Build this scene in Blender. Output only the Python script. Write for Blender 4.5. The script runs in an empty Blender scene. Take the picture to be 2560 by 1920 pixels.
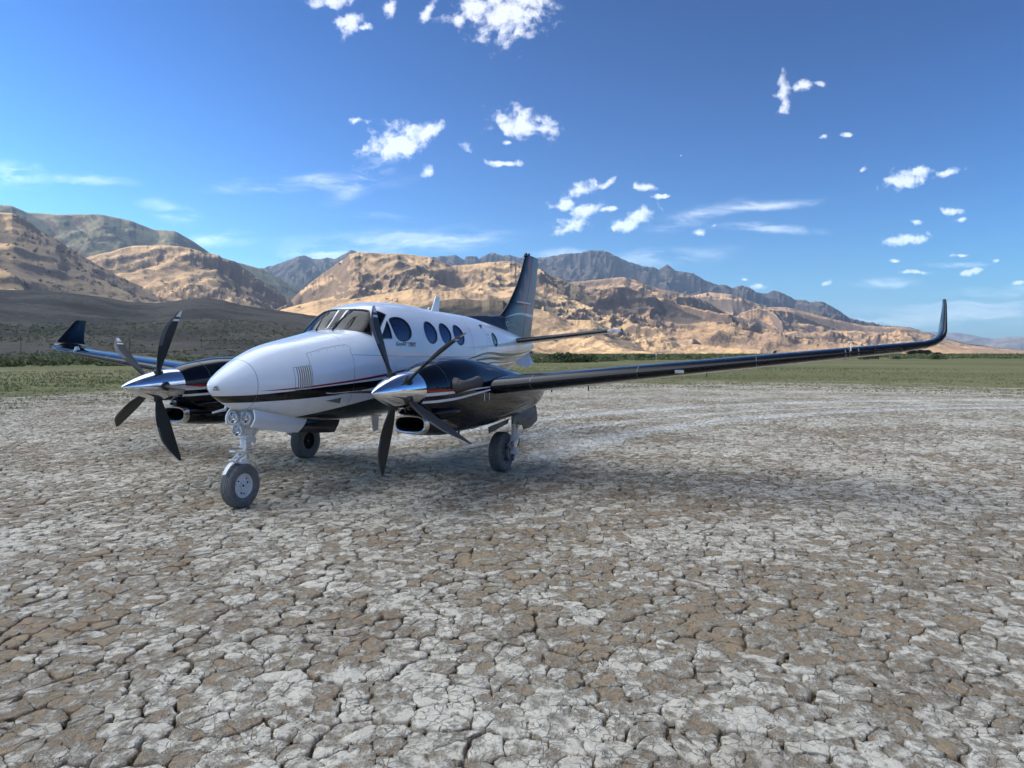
import bpy, bmesh, math, random
import numpy as np
from mathutils import Vector, Matrix
R = math.radians
scene = bpy.context.scene
COL = scene.collection
# ------------------------------------------------------------------ camera
# world = the aeroplane's own axes: X aft, Y starboard, Z up, origin where the nose wheel touches the ground
CAM = np.array([-6.893, -6.448, 1.923]); YAW = 22.11; PITCH = -2.5
cd = bpy.data.cameras.new('camera'); cam = bpy.data.objects.new('camera', cd); COL.objects.link(cam)
cam.location = CAM; cam.rotation_euler = (R(90 + PITCH), 0, R(YAW - 90))
cd.sensor_width = 36; cd.lens = 1783 / 2560 * 36; cd.clip_start = .05; cd.clip_end = 60000
scene.camera = cam
FW = np.array([math.cos(R(YAW)), math.sin(R(YAW))]); RT = np.array([math.sin(R(YAW)), -math.cos(R(YAW))])
# ------------------------------------------------------------------ light
SUN_AZ = YAW + 77; SUN_EL = 25
SUN_DIR = Vector((math.cos(R(SUN_AZ)) * math.cos(R(SUN_EL)), math.sin(R(SUN_AZ)) * math.cos(R(SUN_EL)), math.sin(R(SUN_EL))))
sl = bpy.data.lights.new('sun', 'SUN'); sl.energy = 5.0; sl.angle = R(.5); sl.color = (1, .83, .64)
so = bpy.data.objects.new('sun', sl); COL.objects.link(so); so.rotation_euler = SUN_DIR.to_track_quat('Z', 'Y').to_euler()
scene.view_settings.view_transform = 'Standard'; scene.view_settings.look = 'None'
scene.view_settings.gamma = 1; scene.view_settings.use_curve_mapping = False
scene.view_settings.exposure = 1.32
scene.cycles.use_denoising = True
scene.cycles.max_bounces = 6; scene.cycles.diffuse_bounces = 3; scene.cycles.glossy_bounces = 4
scene.cycles.transmission_bounces = 4; scene.cycles.transparent_max_bounces = 12; scene.cycles.volume_bounces = 0
scene.cycles.sample_clamp_indirect = 8

def N(nt, typ, **kw):
    n = nt.nodes.new(typ)
    for k, v in kw.items():
        if k.startswith('i_'):
            k = k[2:]; n.inputs[int(k) if k.isdigit() else k.replace('_', ' ')].default_value = v
        else: setattr(n, k, v)
    return n
def M(nt, op, a, b=None, c=None, clamp=False):
    n = nt.nodes.new('ShaderNodeMath'); n.operation = op; n.use_clamp = clamp
    for i, v in enumerate((a, b, c)):
        if v is None: continue
        if isinstance(v, (int, float)): n.inputs[i].default_value = v
        else: nt.links.new(v, n.inputs[i])
    return n.outputs[0]
def VM(nt, op, a, b=None):
    n = nt.nodes.new('ShaderNodeVectorMath'); n.operation = op
    for i, v in enumerate((a, b)):
        if v is None: continue
        if isinstance(v, (tuple, list)): n.inputs[i].default_value = v
        else: nt.links.new(v, n.inputs[i])
    return n.outputs['Value'] if op in ('LENGTH', 'DOT_PRODUCT', 'DISTANCE') else n.outputs[0]
def MIX(nt, f, a, b):
    n = nt.nodes.new('ShaderNodeMix'); n.data_type = 'RGBA'
    for i, v in ((0, f), (6, a), (7, b)):
        if isinstance(v, (int, float)): n.inputs[i].default_value = v
        elif isinstance(v, (tuple, list)): n.inputs[i].default_value = (*v[:3], 1)
        else: nt.links.new(v, n.inputs[i])
    return n.outputs[2]
def SS(nt, v, lo, hi):
    n = nt.nodes.new('ShaderNodeMapRange'); n.interpolation_type = 'SMOOTHSTEP'
    nt.links.new(v, n.inputs[0]); n.inputs[1].default_value = lo; n.inputs[2].default_value = hi
    return n.outputs[0]
def noise(nt, vec, scale, detail=4, rough=.55, out='Fac', dist=0):
    n = N(nt, 'ShaderNodeTexNoise'); n.inputs['Scale'].default_value = scale
    n.inputs['Detail'].default_value = detail; n.inputs['Roughness'].default_value = rough; n.inputs['Distortion'].default_value = dist
    if vec is not None: nt.links.new(vec, n.inputs['Vector'])
    return n.outputs[out]

# ------------------------------------------------------------------ sky with its clouds
world = bpy.data.worlds.new('World'); scene.world = world; world.use_nodes = True
wt = world.node_tree; wt.nodes.clear()
sky = N(wt, 'ShaderNodeTexSky', sky_type='NISHITA', sun_disc=False)
sky.sun_elevation = R(SUN_EL); sky.sun_rotation = R(90 - SUN_AZ)
sky.altitude = 1200; sky.air_density = 1.15; sky.dust_density = 1.3; sky.ozone_density = 2.2
gm_ = N(wt, 'ShaderNodeGamma'); gm_.inputs['Gamma'].default_value = 1.9; wt.links.new(sky.outputs[0], gm_.inputs['Color'])
hs = N(wt, 'ShaderNodeMix', data_type='RGBA', blend_type='MULTIPLY'); hs.inputs[0].default_value = 1; hs.inputs[7].default_value = (.090, .212, .288, 1); wt.links.new(gm_.outputs[0], hs.inputs[6])
bg = N(wt, 'ShaderNodeBackground'); bg.inputs[1].default_value = .05; wt.links.new(hs.outputs[2], bg.inputs[0])
tc = N(wt, 'ShaderNodeTexCoord'); gen = tc.outputs['Generated']
cp, sp, cy, sy = math.cos(R(PITCH)), math.sin(R(PITCH)), math.cos(R(YAW)), math.sin(R(YAW))
af = VM(wt, 'DOT_PRODUCT', gen, (cy * cp, sy * cp, sp))
ar = VM(wt, 'DOT_PRODUCT', gen, (sy, -cy, 0))
au = VM(wt, 'DOT_PRODUCT', gen, (-cy * sp, -sy * sp, cp))
afc = M(wt, 'MAXIMUM', af, .05)
cmb = N(wt, 'ShaderNodeCombineXYZ'); wt.links.new(M(wt, 'DIVIDE', ar, afc), cmb.inputs[0]); wt.links.new(M(wt, 'DIVIDE', au, afc), cmb.inputs[1])
uv = cmb.outputs[0]
ahead = M(wt, 'GREATER_THAN', af, .3)
# cumulus: centre, radii, tilt in units of 1/1783 of the view axis
CUM = [(1268,12,104,74,-8),(1200,12,60,30,0),(1001,352,80,40,-22),(1060,325,45,18,-20),(1306,307,72,32,8),(1350,322,40,14,5),(873,60,26,26,30),(905,68,20,8,0),(833,4,50,17,0),
 (975,22,14,24,8),(1072,24,12,26,25),(1148,48,16,14,0),(1165,370,15,12,0),(1077,430,14,12,-20),(887,302,30,8,0),(1268,409,34,7,5),(1270,354,10,6,0),
 (1447,478,44,17,-22),(1412,512,34,13,-18),(1468,522,34,17,-30),(1427,562,42,17,-15),(1525,522,22,8,-10),(1598,540,42,20,-15),(1565,560,30,14,-10),(1612,470,30,9,3),(1660,492,20,4,0),(1517,460,20,7,-30),
 (1752,580,14,8,-20),(1782,564,8,4,-20),(1956,225,15,40,0),(1962,262,14,20,20),(2012,213,18,14,-10),(2050,208,14,8,10),(2062,340,9,9,0),(2116,336,15,6,0),(2153,422,12,6,-15),
 (2270,450,48,17,-18),(2285,432,34,16,-10),(2365,435,40,8,-15),(2380,530,26,10,5),(2273,597,44,12,-5),(2285,555,18,6,0),(2400,552,16,5,-10),(2400,638,19,4,0),(2290,681,30,5,0),(2425,682,32,7,-10),
 (2060,706,18,6,-5),(1894,714,22,6,3),(1857,700,16,6,0),(1702,388,4,4,0),(2240,651,14,5,0),(2490,652,10,5,0),(2550,708,20,6,-5)]
wv = N(wt, 'ShaderNodeVectorMath', operation='MULTIPLY_ADD'); 
nz1 = noise(wt, uv, 22, 4, .6, 'Color'); wt.links.new(VM(wt, 'SUBTRACT', nz1, (.5, .5, .5)), wv.inputs[0]); wv.inputs[1].default_value = (.022, .016, 0); wt.links.new(uv, wv.inputs[2])
wuv = wv.outputs[0]
def blob(vec, c, grow=1.0):
    x, y, rx, ry, a = c
    mp = N(wt, 'ShaderNodeMapping', vector_type='TEXTURE'); wt.links.new(vec, mp.inputs['Vector'])
    mp.inputs['Location'].default_value = ((x - 1280) / 1783, (960 - y) / 1783, 0)
    mp.inputs['Rotation'].default_value = (0, 0, R(-a)); mp.inputs['Scale'].default_value = (rx * grow / 1783, ry * grow / 1783, 1)
    return VM(wt, 'LENGTH', mp.outputs[0])
dm = None
for c in CUM:
    v = blob(wuv, c, 1.28); dm = v if dm is None else M(wt, 'SMOOTH_MIN', dm, v, .15)
n2 = noise(wt, wuv, 44, 8, .58); n3 = noise(wt, uv, 160, 5, .6)
dens = M(wt, 'ADD', M(wt, 'SUBTRACT', 1.0, dm), M(wt, 'MULTIPLY', M(wt, 'SUBTRACT', n2, .5), 3.2))
dens = M(wt, 'ADD', dens, M(wt, 'MULTIPLY', M(wt, 'SUBTRACT', n3, .5), .5))
cum = M(wt, 'MULTIPLY', M(wt, 'MULTIPLY', SS(wt, dens, -.05, .85), .34), ahead)
# thin cirrus streaks
CIR = [(770,458,150,16,-3),(915,440,70,22,-35),(1000,606,190,22,-3),(820,640,130,18,-5),(30,430,60,22,10),(190,445,80,10,4),(420,525,60,16,15),(1735,540,90,16,-14),(1900,518,90,9,-6),(1930,572,80,8,3),
 (2500,760,160,22,-4),(2440,795,260,22,0),(2520,735,110,14,-6),(2200,800,200,12,0),(1640,648,130,16,-6),(1420,640,60,12,0),(2220,712,50,10,0),(1140,595,90,8,4),(960,545,60,6,4),(560,600,60,12,0),(2360,665,60,5,0)]
ms = N(wt, 'ShaderNodeMapping'); ms.inputs['Rotation'].default_value = (0, 0, R(-18)); ms.inputs['Scale'].default_value = (1, 5.0, 1); wt.links.new(wuv, ms.inputs['Vector'])
n4 = noise(wt, ms.outputs[0], 9, 7, .62, dist=.6)
w2 = N(wt, 'ShaderNodeVectorMath', operation='MULTIPLY_ADD'); wt.links.new(VM(wt, 'SUBTRACT', noise(wt, uv, 7, 5, .6, 'Color'), (.5, .5, .5)), w2.inputs[0]); w2.inputs[1].default_value = (.10, .035, 0); wt.links.new(uv, w2.inputs[2]); wuv2 = w2.outputs[0]
cm = None
for c in CIR:
    v = blob(wuv2, c, 2.1); cm = v if cm is None else M(wt, 'SMOOTH_MIN', cm, v, .35)
cir = M(wt, 'MULTIPLY', SS(wt, M(wt, 'SUBTRACT', 1.0, cm), 0.0, 1.0), SS(wt, n4, .36, .70))
cir = M(wt, 'MULTIPLY', M(wt, 'MULTIPLY', cir, .28), ahead)
# the rest of the dome: a few puffs, and an unseen bright bank added to light the ground
sx = N(wt, 'ShaderNodeSeparateXYZ'); wt.links.new(gen, sx.inputs[0])
zz = M(wt, 'MAXIMUM', sx.outputs[2], .04)
c2 = N(wt, 'ShaderNodeCombineXYZ'); wt.links.new(M(wt, 'DIVIDE', sx.outputs[0], zz), c2.inputs[0]); wt.links.new(M(wt, 'DIVIDE', sx.outputs[1], zz), c2.inputs[1])
n5 = noise(wt, c2.outputs[0], 1.1, 8, .6)
few = M(wt, 'MULTIPLY', M(wt, 'MULTIPLY', SS(wt, n5, .63, .72), SS(wt, af, .55, .3)), SS(wt, sx.outputs[2], .05, .15))
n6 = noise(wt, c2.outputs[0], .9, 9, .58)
fill_bank = M(wt, 'MULTIPLY', SS(wt, n6, .20, .42), M(wt, 'MULTIPLY', SS(wt, sx.outputs[2], .50, .62), SS(wt, ar, .12, -.16)))
rest = M(wt, 'MAXIMUM', few, fill_bank)
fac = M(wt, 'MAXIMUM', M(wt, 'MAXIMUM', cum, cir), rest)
shade = M(wt, 'MULTIPLY', SS(wt, dens, .5, 2.0), noise(wt, uv, 34, 5, .6))
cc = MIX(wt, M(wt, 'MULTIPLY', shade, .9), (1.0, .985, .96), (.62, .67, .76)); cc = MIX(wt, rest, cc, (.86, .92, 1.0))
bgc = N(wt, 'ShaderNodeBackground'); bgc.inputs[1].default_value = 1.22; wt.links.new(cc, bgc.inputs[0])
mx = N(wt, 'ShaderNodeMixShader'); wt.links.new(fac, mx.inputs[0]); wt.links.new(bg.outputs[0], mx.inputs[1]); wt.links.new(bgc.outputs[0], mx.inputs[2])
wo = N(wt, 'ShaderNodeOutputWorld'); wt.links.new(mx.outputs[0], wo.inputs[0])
world.cycles.sampling_method = 'MANUAL'; world.cycles.sample_map_resolution = 512

# ------------------------------------------------------------------ helpers
def tag(o, label=None, cat=None, group=None, kind=None):
    if label: o['label'] = label
    if cat: o['category'] = cat
    if group: o['group'] = group
    if kind: o['kind'] = kind
    return o
def link(o, parent=None):
    COL.objects.link(o)
    if parent is not None: o.parent = parent
    return o
def fastmesh(name, V, F4=None, F3=None, mats=(), mi=None, smooth=True):
    """V (n,3); F4 (m,4) quads and/or F3 (k,3) triangles"""
    me = bpy.data.meshes.new(name); V = np.asarray(V, np.float32)
    me.vertices.add(len(V)); me.vertices.foreach_set('co', V.ravel())
    parts, tot = [], []
    for f in (F4, F3):
        if f is not None and len(f): f = np.asarray(f, np.int32); parts.append(f.ravel()); tot.append(np.full(len(f), f.shape[1], np.int32))
    idx = np.concatenate(parts); tot = np.concatenate(tot)
    me.loops.add(len(idx)); me.loops.foreach_set('vertex_index', idx)
    me.polygons.add(len(tot)); me.polygons.foreach_set('loop_start', np.concatenate([[0], np.cumsum(tot)[:-1]]).astype(np.int32))
    for m in mats: me.materials.append(m)
    if mi is not None: me.polygons.foreach_set('material_index', np.asarray(mi, np.int32))
    me.update(calc_edges=True); me.validate()
    me.polygons.foreach_set('use_smooth', np.full(len(tot), smooth)); me.update()
    return me
def mobj(name, me, parent=None): return link(bpy.data.objects.new(name, me), parent)
class MB:
    """collects simple shapes and links them as one mesh"""
    def __init__(s): s.v = []; s.f = []; s.m = []
    def add(s, V, F, m=0):
        b = len(s.v); s.v += [tuple(float(c) for c in v) for v in V]; s.f += [tuple(i + b for i in f) for f in F]; s.m += [m] * len(F); return s
    def box(s, c, d, m=0, rot=None):
        V = []
        for x in (-1, 1):
            for y in (-1, 1):
                for z in (-1, 1):
                    p = Vector((x * d[0] / 2, y * d[1] / 2, z * d[2] / 2))
                    if rot is not None: p = rot @ p
                    V.append(p + Vector(c))
        return s.add(V, [(0,1,3,2),(4,6,7,5),(0,4,5,1),(2,3,7,6),(0,2,6,4),(1,5,7,3)], m)
    def tube(s, pts, rad, n=14, m=0, cap=True):
        pts = [Vector(p) for p in pts]; k = len(pts)
        if not isinstance(rad, (list, tuple)): rad = [rad] * k
        V = []; up = None
        for i, p in enumerate(pts):
            t = (pts[min(i + 1, k - 1)] - pts[max(i - 1, 0)]).normalized()
            if up is None: up = t.orthogonal().normalized()
            up = (up - t * up.dot(t)).normalized(); w = t.cross(up)
            V += [p + (up * math.cos(2 * math.pi * j / n) + w * math.sin(2 * math.pi * j / n)) * rad[i] for j in range(n)]
        F = [(i * n + j, i * n + (j + 1) % n, (i + 1) * n + (j + 1) % n, (i + 1) * n + j) for i in range(k - 1) for j in range(n)]
        if cap: F += [tuple(range(n))[::-1], tuple((k - 1) * n + j for j in range(n))]
        return s.add(V, F, m)
    def lathe(s, prof, n=48, axis='x', c=(0,0,0), m=0, close=False):
        """prof: (along, radius)"""
        V = []
        for a, r in prof:
            for j in range(n):
                u, w = r * math.cos(2 * math.pi * j / n), r * math.sin(2 * math.pi * j / n)
                p = {'x': (a, u, w), 'y': (u, a, w), 'z': (u, w, a)}[axis]
                V.append((p[0] + c[0], p[1] + c[1], p[2] + c[2]))
        k = len(prof)
        F = [(i * n + j, i * n + (j + 1) % n, (i + 1) * n + (j + 1) % n, (i + 1) * n + j) for i in range(k - 1) for j in range(n)]
        if close: F += [((k - 1) * n + j, (k - 1) * n + (j + 1) % n, (j + 1) % n, j) for j in range(n)]
        return s.add(V, F, m)
    def grid(s, P, m=0, wrap=False):
        """P[i][j] rows of points"""
        k, n = len(P), len(P[0]); V = [p for row in P for p in row]
        F = [(i * n + j, i * n + (j + 1) % n, (i + 1) * n + (j + 1) % n, (i + 1) * n + j) for i in range(k - 1) for j in range(n if wrap else n - 1)]
        return s.add(V, F, m)
    def plate(s, outline, th, nrm, m=0):
        n = len(outline); nrm = Vector(nrm) * th
        V = [Vector(p) for p in outline] + [Vector(p) + nrm for p in outline]
        return s.add(V, [tuple(range(n)), tuple(range(2 * n - 1, n - 1, -1))] + [(i, i + n, (i + 1) % n + n, (i + 1) % n) for i in range(n)], m)
    def build(s, name, mats, parent=None, sharp=35, bevel=0):
        me = bpy.data.meshes.new(name); me.from_pydata(s.v, [], s.f)
        for x in (mats if isinstance(mats, (list, tuple)) else [mats]): me.materials.append(x)
        me.polygons.foreach_set('material_index', s.m)
        bm = bmesh.new(); bm.from_mesh(me); bmesh.ops.recalc_face_normals(bm, faces=bm.faces)
        if bevel:
            es = [e for e in bm.edges if len(e.link_faces) == 2 and e.calc_face_angle(0) > R(40)]
            bmesh.ops.bevel(bm, geom=es, offset=bevel, segments=2, profile=.6, affect='EDGES', clamp_overlap=True)
        for f in bm.faces: f.smooth = True
        for e in bm.edges:
            if len(e.link_faces) == 2 and e.calc_face_angle(0) > R(sharp): e.smooth = False
        bm.to_mesh(me); bm.free(); me.update()
        return mobj(name, me, parent)

# ------------------------------------------------------------------ materials
def mat(name, col=(.5,.5,.5), rough=.5, metal=0, coat=0, spec=.5, coat_rough=.03):
    m = bpy.data.materials.new(name); m.use_nodes = True; b = m.node_tree.nodes['Principled BSDF']
    b.inputs['Base Color'].default_value = (*col, 1); b.inputs['Roughness'].default_value = rough; b.inputs['Metallic'].default_value = metal
    b.inputs['Coat Weight'].default_value = coat; b.inputs['Coat Roughness'].default_value = coat_rough; b.inputs['Specular IOR Level'].default_value = spec
    return m
def bsdf(m): return m.node_tree.nodes['Principled BSDF']
def grime(m, amt=.25, scale=6, rough=(.02, .1), dust=(.3, .25, .18)):
    """dust film and uneven polish on an existing paint"""
    nt = m.node_tree; b = bsdf(m); t = N(nt, 'ShaderNodeTexCoord'); v = t.outputs['Object']
    n = noise(nt, v, scale, 6, .65); src = b.inputs['Base Color'].links
    base = src[0].from_socket if src else tuple(b.inputs['Base Color'].default_value)
    f = M(nt, 'MULTIPLY', SS(nt, n, .45, .8), amt)
    nt.links.new(MIX(nt, f, base, dust), b.inputs['Base Color'])
    r0 = b.inputs['Roughness'].default_value
    nt.links.new(M(nt, 'ADD', M(nt, 'MULTIPLY', n, rough[1]), r0), b.inputs['Roughness'])
    nt.links.new(M(nt, 'ADD', M(nt, 'MULTIPLY', SS(nt, n, .4, .8), rough[1]), rough[0]), b.inputs['Coat Roughness'])
    return m
# ================================================================== the aeroplane: body surface
import numpy as np
def pchip(xs,ys):
    xs=np.array(xs,float);ys=np.array(ys,float);h=np.diff(xs);d=np.diff(ys)/h
    m=np.zeros(len(xs));m[0]=d[0];m[-1]=d[-1]
    for i in range(1,len(xs)-1):
        if d[i-1]*d[i]>0:
            w1=2*h[i]+h[i-1];w2=h[i]+2*h[i-1];m[i]=(w1+w2)/(w1/d[i-1]+w2/d[i])
    def f(x):
        x=np.clip(np.asarray(x,float),xs[0],xs[-1]);i=np.clip(np.searchsorted(xs,x)-1,0,len(xs)-2)
        t=(x-xs[i])/h[i]
        return ys[i]*(1+2*t)*(1-t)**2+h[i]*m[i]*t*(1-t)**2+ys[i+1]*t*t*(3-2*t)+h[i]*m[i+1]*t*t*(t-1)
    return f
def prof(*p): return pchip([a for a,b in p],[b for a,b in p])
ZT=prof((-.46,1.53),(-.45,1.56),(-.43,1.59),(-.38,1.635),(-.3,1.685),(-.15,1.77),(.15,1.915),(.5,2.03),(1,2.13),(1.5,2.22),(1.84,2.275),(1.92,2.33),(2.2,2.575),(2.28,2.615),(2.5,2.68),(2.9,2.735),(3.3,2.75),(4.66,2.71),(6,2.67),(6.9,2.60),(8.2,2.47),(9.2,2.35),(9.9,2.27),(10.4,2.15))
ZB=prof((-.46,1.53),(-.45,1.49),(-.43,1.45),(-.38,1.40),(-.3,1.345),(-.15,1.27),(0,1.20),(.5,1.08),(1,1.0),(1.6,.95),(2.5,.92),(5,.93),(6,1.02),(7,1.2),(8,1.42),(9,1.66),(10,1.92),(10.4,2.03))
HW=prof((-.46,0),(-.45,.045),(-.43,.08),(-.38,.13),(-.3,.185),(-.15,.265),(.15,.385),(.5,.52),(1,.63),(1.5,.70),(2,.745),(2.6,.77),(5,.77),(6,.73),(7,.61),(8,.45),(9,.28),(10,.12),(10.4,.04))
ZC=prof((-.46,1.53),(0,1.53),(1,1.6),(2,1.78),(3,1.85),(5,1.85),(7,1.95),(9,2.03),(10.4,2.09))
NT=prof((-.46,2),(1.2,2.15),(2,2.6),(2.3,2.8),(3,2.5),(6,2.3),(8,2.1),(10.4,2))
NB=prof((-.46,2),(1.2,2.3),(2,2.5),(5,2.5),(8,2.2),(10.4,2))
def S(x,t):
    """t: 0=starboard side(+y),pi/2 top,pi port,-pi/2 bottom"""
    x=np.asarray(x,float);t=np.asarray(t,float);c,s=np.cos(t),np.sin(t)
    a,zc=HW(x),ZC(x);up=s>=0;n=np.where(up,NT(x),NB(x));h=np.where(up,ZT(x)-zc,zc-ZB(x))
    y=a*np.sign(c)*np.abs(c)**(2/n);z=zc+h*np.sign(s)*np.abs(s)**(2/n)
    return np.stack([x+0*t,y,z],-1)
def F(P):
    x,y,z=P[...,0],P[...,1],P[...,2];a,zc=np.maximum(HW(x),1e-4),ZC(x);up=z>=zc
    n=np.where(up,NT(x),NB(x));h=np.maximum(np.where(up,ZT(x)-zc,zc-ZB(x)),1e-4)
    v=np.abs(y/a)**n+np.abs((z-zc)/h)**n-1
    return np.where((x<-.46)|(x>10.4),1.,v)
def surf_t(x, z, side=-1):
    """angle of the point of the body side at station x and height z (side -1 port)"""
    x = np.asarray(x, float); z = np.asarray(z, float); zc = ZC(x); up = z >= zc
    n = np.where(up, NT(x), NB(x)); h = np.where(up, ZT(x) - zc, zc - ZB(x))
    s = np.sign(z - zc) * np.clip(np.abs((z - zc) / h), 0, 1) ** (n / 2); t = np.arcsin(np.clip(s, -1, 1))
    return np.pi - t if side < 0 else t
def surf_t3(x, y, z):
    zc = ZC(x); up = z >= zc; n = NT(x) if up else NB(x); h = (ZT(x) - zc) if up else (zc - ZB(x)); a = HW(x)
    return math.atan2(math.copysign(abs((z - zc) / h) ** (n / 2), z - zc), math.copysign(abs(y / a) ** (n / 2), y))
def grad(P):
    e = 1e-3; g = np.stack([(F(P + d) - F(P - d)) / (2 * e) for d in np.eye(3) * e], -1)
    return g / np.maximum(np.linalg.norm(g, axis=-1, keepdims=True), 1e-9)
def on(x, t, off=0.0):
    P = S(np.asarray(x, float), np.asarray(t, float))
    return P + grad(P - 0) * off if off else P
def smooth_loop(pts, n=40):
    """closed Catmull-Rom through pts"""
    P = np.array(pts, float); k = len(P); out = []
    for i in range(n):
        u = i / n * k; j = int(u); f = u - j; a, b, c, d = P[(j - 1) % k], P[j], P[(j + 1) % k], P[(j + 2) % k]
        out.append(.5 * (2 * b + (c - a) * f + (2 * a - 5 * b + 4 * c - d) * f * f + (3 * b - a - 3 * c + d) * f ** 3))
    return np.array(out)
def round_poly(pts, r=.12, seg=5, fill=6):
    """polygon with rounded corners and subdivided sides"""
    P = np.array(pts, float); k = len(P); out = []
    for i in range(k):
        a, b, c = P[i - 1], P[i], P[(i + 1) % k]; p, q = b + (a - b) * r, b + (c - b) * r
        for s in range(seg + 1):
            u = s / seg; out.append((1 - u) ** 2 * p + 2 * u * (1 - u) * b + u * u * q)
        e = c + (b - c) * r
        for s in range(1, fill): out.append(q + (e - q) * s / fill)
    return np.array(out)
ell = lambda x, z, a, b, n=40: np.array([(x + a * math.cos(2 * math.pi * i / n), z + b * math.sin(2 * math.pi * i / n)) for i in range(n)])
def xz_loop(L): return np.stack([L[:, 0], surf_t(L[:, 0], L[:, 1])], -1)
def p3_loop(L): return np.array([(p[0], surf_t3(*p)) for p in L])
WS3 = [(2.20,-.032,2.566),(2.225,-.25,2.562),(2.258,-.395,2.55),(2.13,-.50,2.41),(1.985,-.62,2.185),(1.93,-.54,2.212),(1.88,-.40,2.245),(1.826,-.208,2.262),(1.80,-.032,2.27),(1.99,-.032,2.40)]
WINS = {
 'windshield': p3_loop(round_poly(WS3, .12, 3, 4)),
 'side_window': p3_loop(round_poly([(2.325,-.44,2.545),(2.44,-.58,2.495),(2.27,-.635,2.385),(2.045,-.665,2.165),(2.165,-.545,2.40)], .1, 3, 4)),
 'vent_window': p3_loop(round_poly([(2.375,-.645,2.40),(2.362,-.742,2.142),(2.11,-.71,2.137)], .08, 4, 6)),
 'cabin_window': xz_loop(smooth_loop([(2.45,2.42),(2.60,2.465),(2.80,2.462),(2.93,2.395),(2.965,2.27),(2.90,2.165),(2.75,2.112),(2.59,2.115),(2.49,2.17),(2.44,2.29)], 44)),
 'cabin_window.1': xz_loop(ell(3.617, 2.262, .203, .178)), 'cabin_window.2': xz_loop(ell(4.15, 2.255, .198, .175)),
 'cabin_window.3': xz_loop(ell(4.672, 2.242, .193, .175)), 'cabin_window.4': xz_loop(ell(6.44, 2.19, .16, .135)),
}
def mirror_t(L): return np.stack([L[:, 0], np.pi - L[:, 1]], -1)
def patch_pts(L, off, k=1.0, rings=6):
    c = L.mean(0); rows = []
    for i in range(rings, 0, -1):
        q = c + (L - c) * (i / rings * k); rows.append(on(q[:, 0], q[:, 1], off))
    return rows, on(c[0:1], c[1:2], off)[0]
def patch(mb, L, off, k=1.0, rings=6, m=0):
    rows, ce = patch_pts(L, off, k, rings); n = len(L); b = len(mb.v)
    V = [p for r in rows for p in r] + [ce]
    Fc = [(i * n + j, i * n + (j + 1) % n, (i + 1) * n + (j + 1) % n, (i + 1) * n + j) for i in range(rings - 1) for j in range(n)]
    Fc += [((rings - 1) * n + j, (rings - 1) * n + (j + 1) % n, rings * n) for j in range(n)]
    mb.add(V, Fc, m); return b
def ring(mb, L, k0, k1, off, depth=.012, m=0):
    c = L.mean(0); w = []
    ext = np.abs(L - c).max(0); ext3 = max(.12, .5 * ext[0])
    g0, g1 = 1 + k0 / ext3, 1 + k1 / ext3
    for k, o in ((g0, -depth), (g0, off), (g1, off), (g1, -.002)):
        q = c + (L - c) * k; w.append(on(q[:, 0], q[:, 1], o))
    mb.grid(w, m, wrap=True)

def fcurve(nt, val, pts, x0=-1., x1=11., z0=0., z1=3.):
    n = nt.nodes.new('ShaderNodeFloatCurve'); cu = n.mapping.curves[0]
    nt.links.new(M(nt, 'DIVIDE', M(nt, 'SUBTRACT', val, x0), x1 - x0), n.inputs['Value'])
    P = [((x - x0) / (x1 - x0), (z - z0) / (z1 - z0)) for x, z in pts]
    cu.points[0].location = P[0]; cu.points[1].location = P[-1]
    for p in P[1:-1]: cu.points.new(*p)
    n.mapping.extend = 'HORIZONTAL'; n.mapping.update()
    return M(nt, 'ADD', M(nt, 'MULTIPLY', n.outputs[0], z1 - z0), z0)
def between(nt, z, lo, hi, w=.003):
    a = M(nt, 'DIVIDE', M(nt, 'SUBTRACT', z, lo), w, clamp=True); b = M(nt, 'DIVIDE', M(nt, 'SUBTRACT', hi, z), w, clamp=True)
    return M(nt, 'MULTIPLY', a, b)
def xyz(nt):
    t = N(nt, 'ShaderNodeTexCoord'); s = N(nt, 'ShaderNodeSeparateXYZ'); nt.links.new(t.outputs['Object'], s.inputs[0]); return s.outputs, t.outputs['Object']

m_body = mat('body_paint', (.79,.84,.90), .28, coat=.9, coat_rough=.02, spec=.1)
nt = m_body.node_tree; (X, Y, Zc), OV = xyz(nt)
band = between(nt, Zc, fcurve(nt, X, [(-.5,1.325),(-.2,1.318),(.3,1.323),(.76,1.335),(1.34,1.364),(1.97,1.423),(2.6,1.47),(4,1.56),(6,1.64)]),
               fcurve(nt, X, [(-.5,1.414),(0,1.415),(.27,1.432),(.73,1.465),(1.3,1.496),(1.86,1.521),(2.6,1.56),(4,1.62),(6,1.64)]))
red = between(nt, Zc, fcurve(nt, X, [(-.05,1.458),(.27,1.454),(.72,1.476),(1.3,1.512),(2.0,1.561),(2.58,1.621),(4,1.74),(5,1.8)]),
              fcurve(nt, X, [(-.05,1.458),(.27,1.473),(.72,1.501),(1.3,1.541),(2.0,1.60),(2.58,1.658),(4,1.76),(5,1.8)]))
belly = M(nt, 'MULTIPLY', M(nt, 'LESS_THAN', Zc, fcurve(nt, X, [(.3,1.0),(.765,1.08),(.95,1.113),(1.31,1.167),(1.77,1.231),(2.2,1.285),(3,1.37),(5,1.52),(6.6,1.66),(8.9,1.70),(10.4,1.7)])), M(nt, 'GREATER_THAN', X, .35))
st = None
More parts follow.
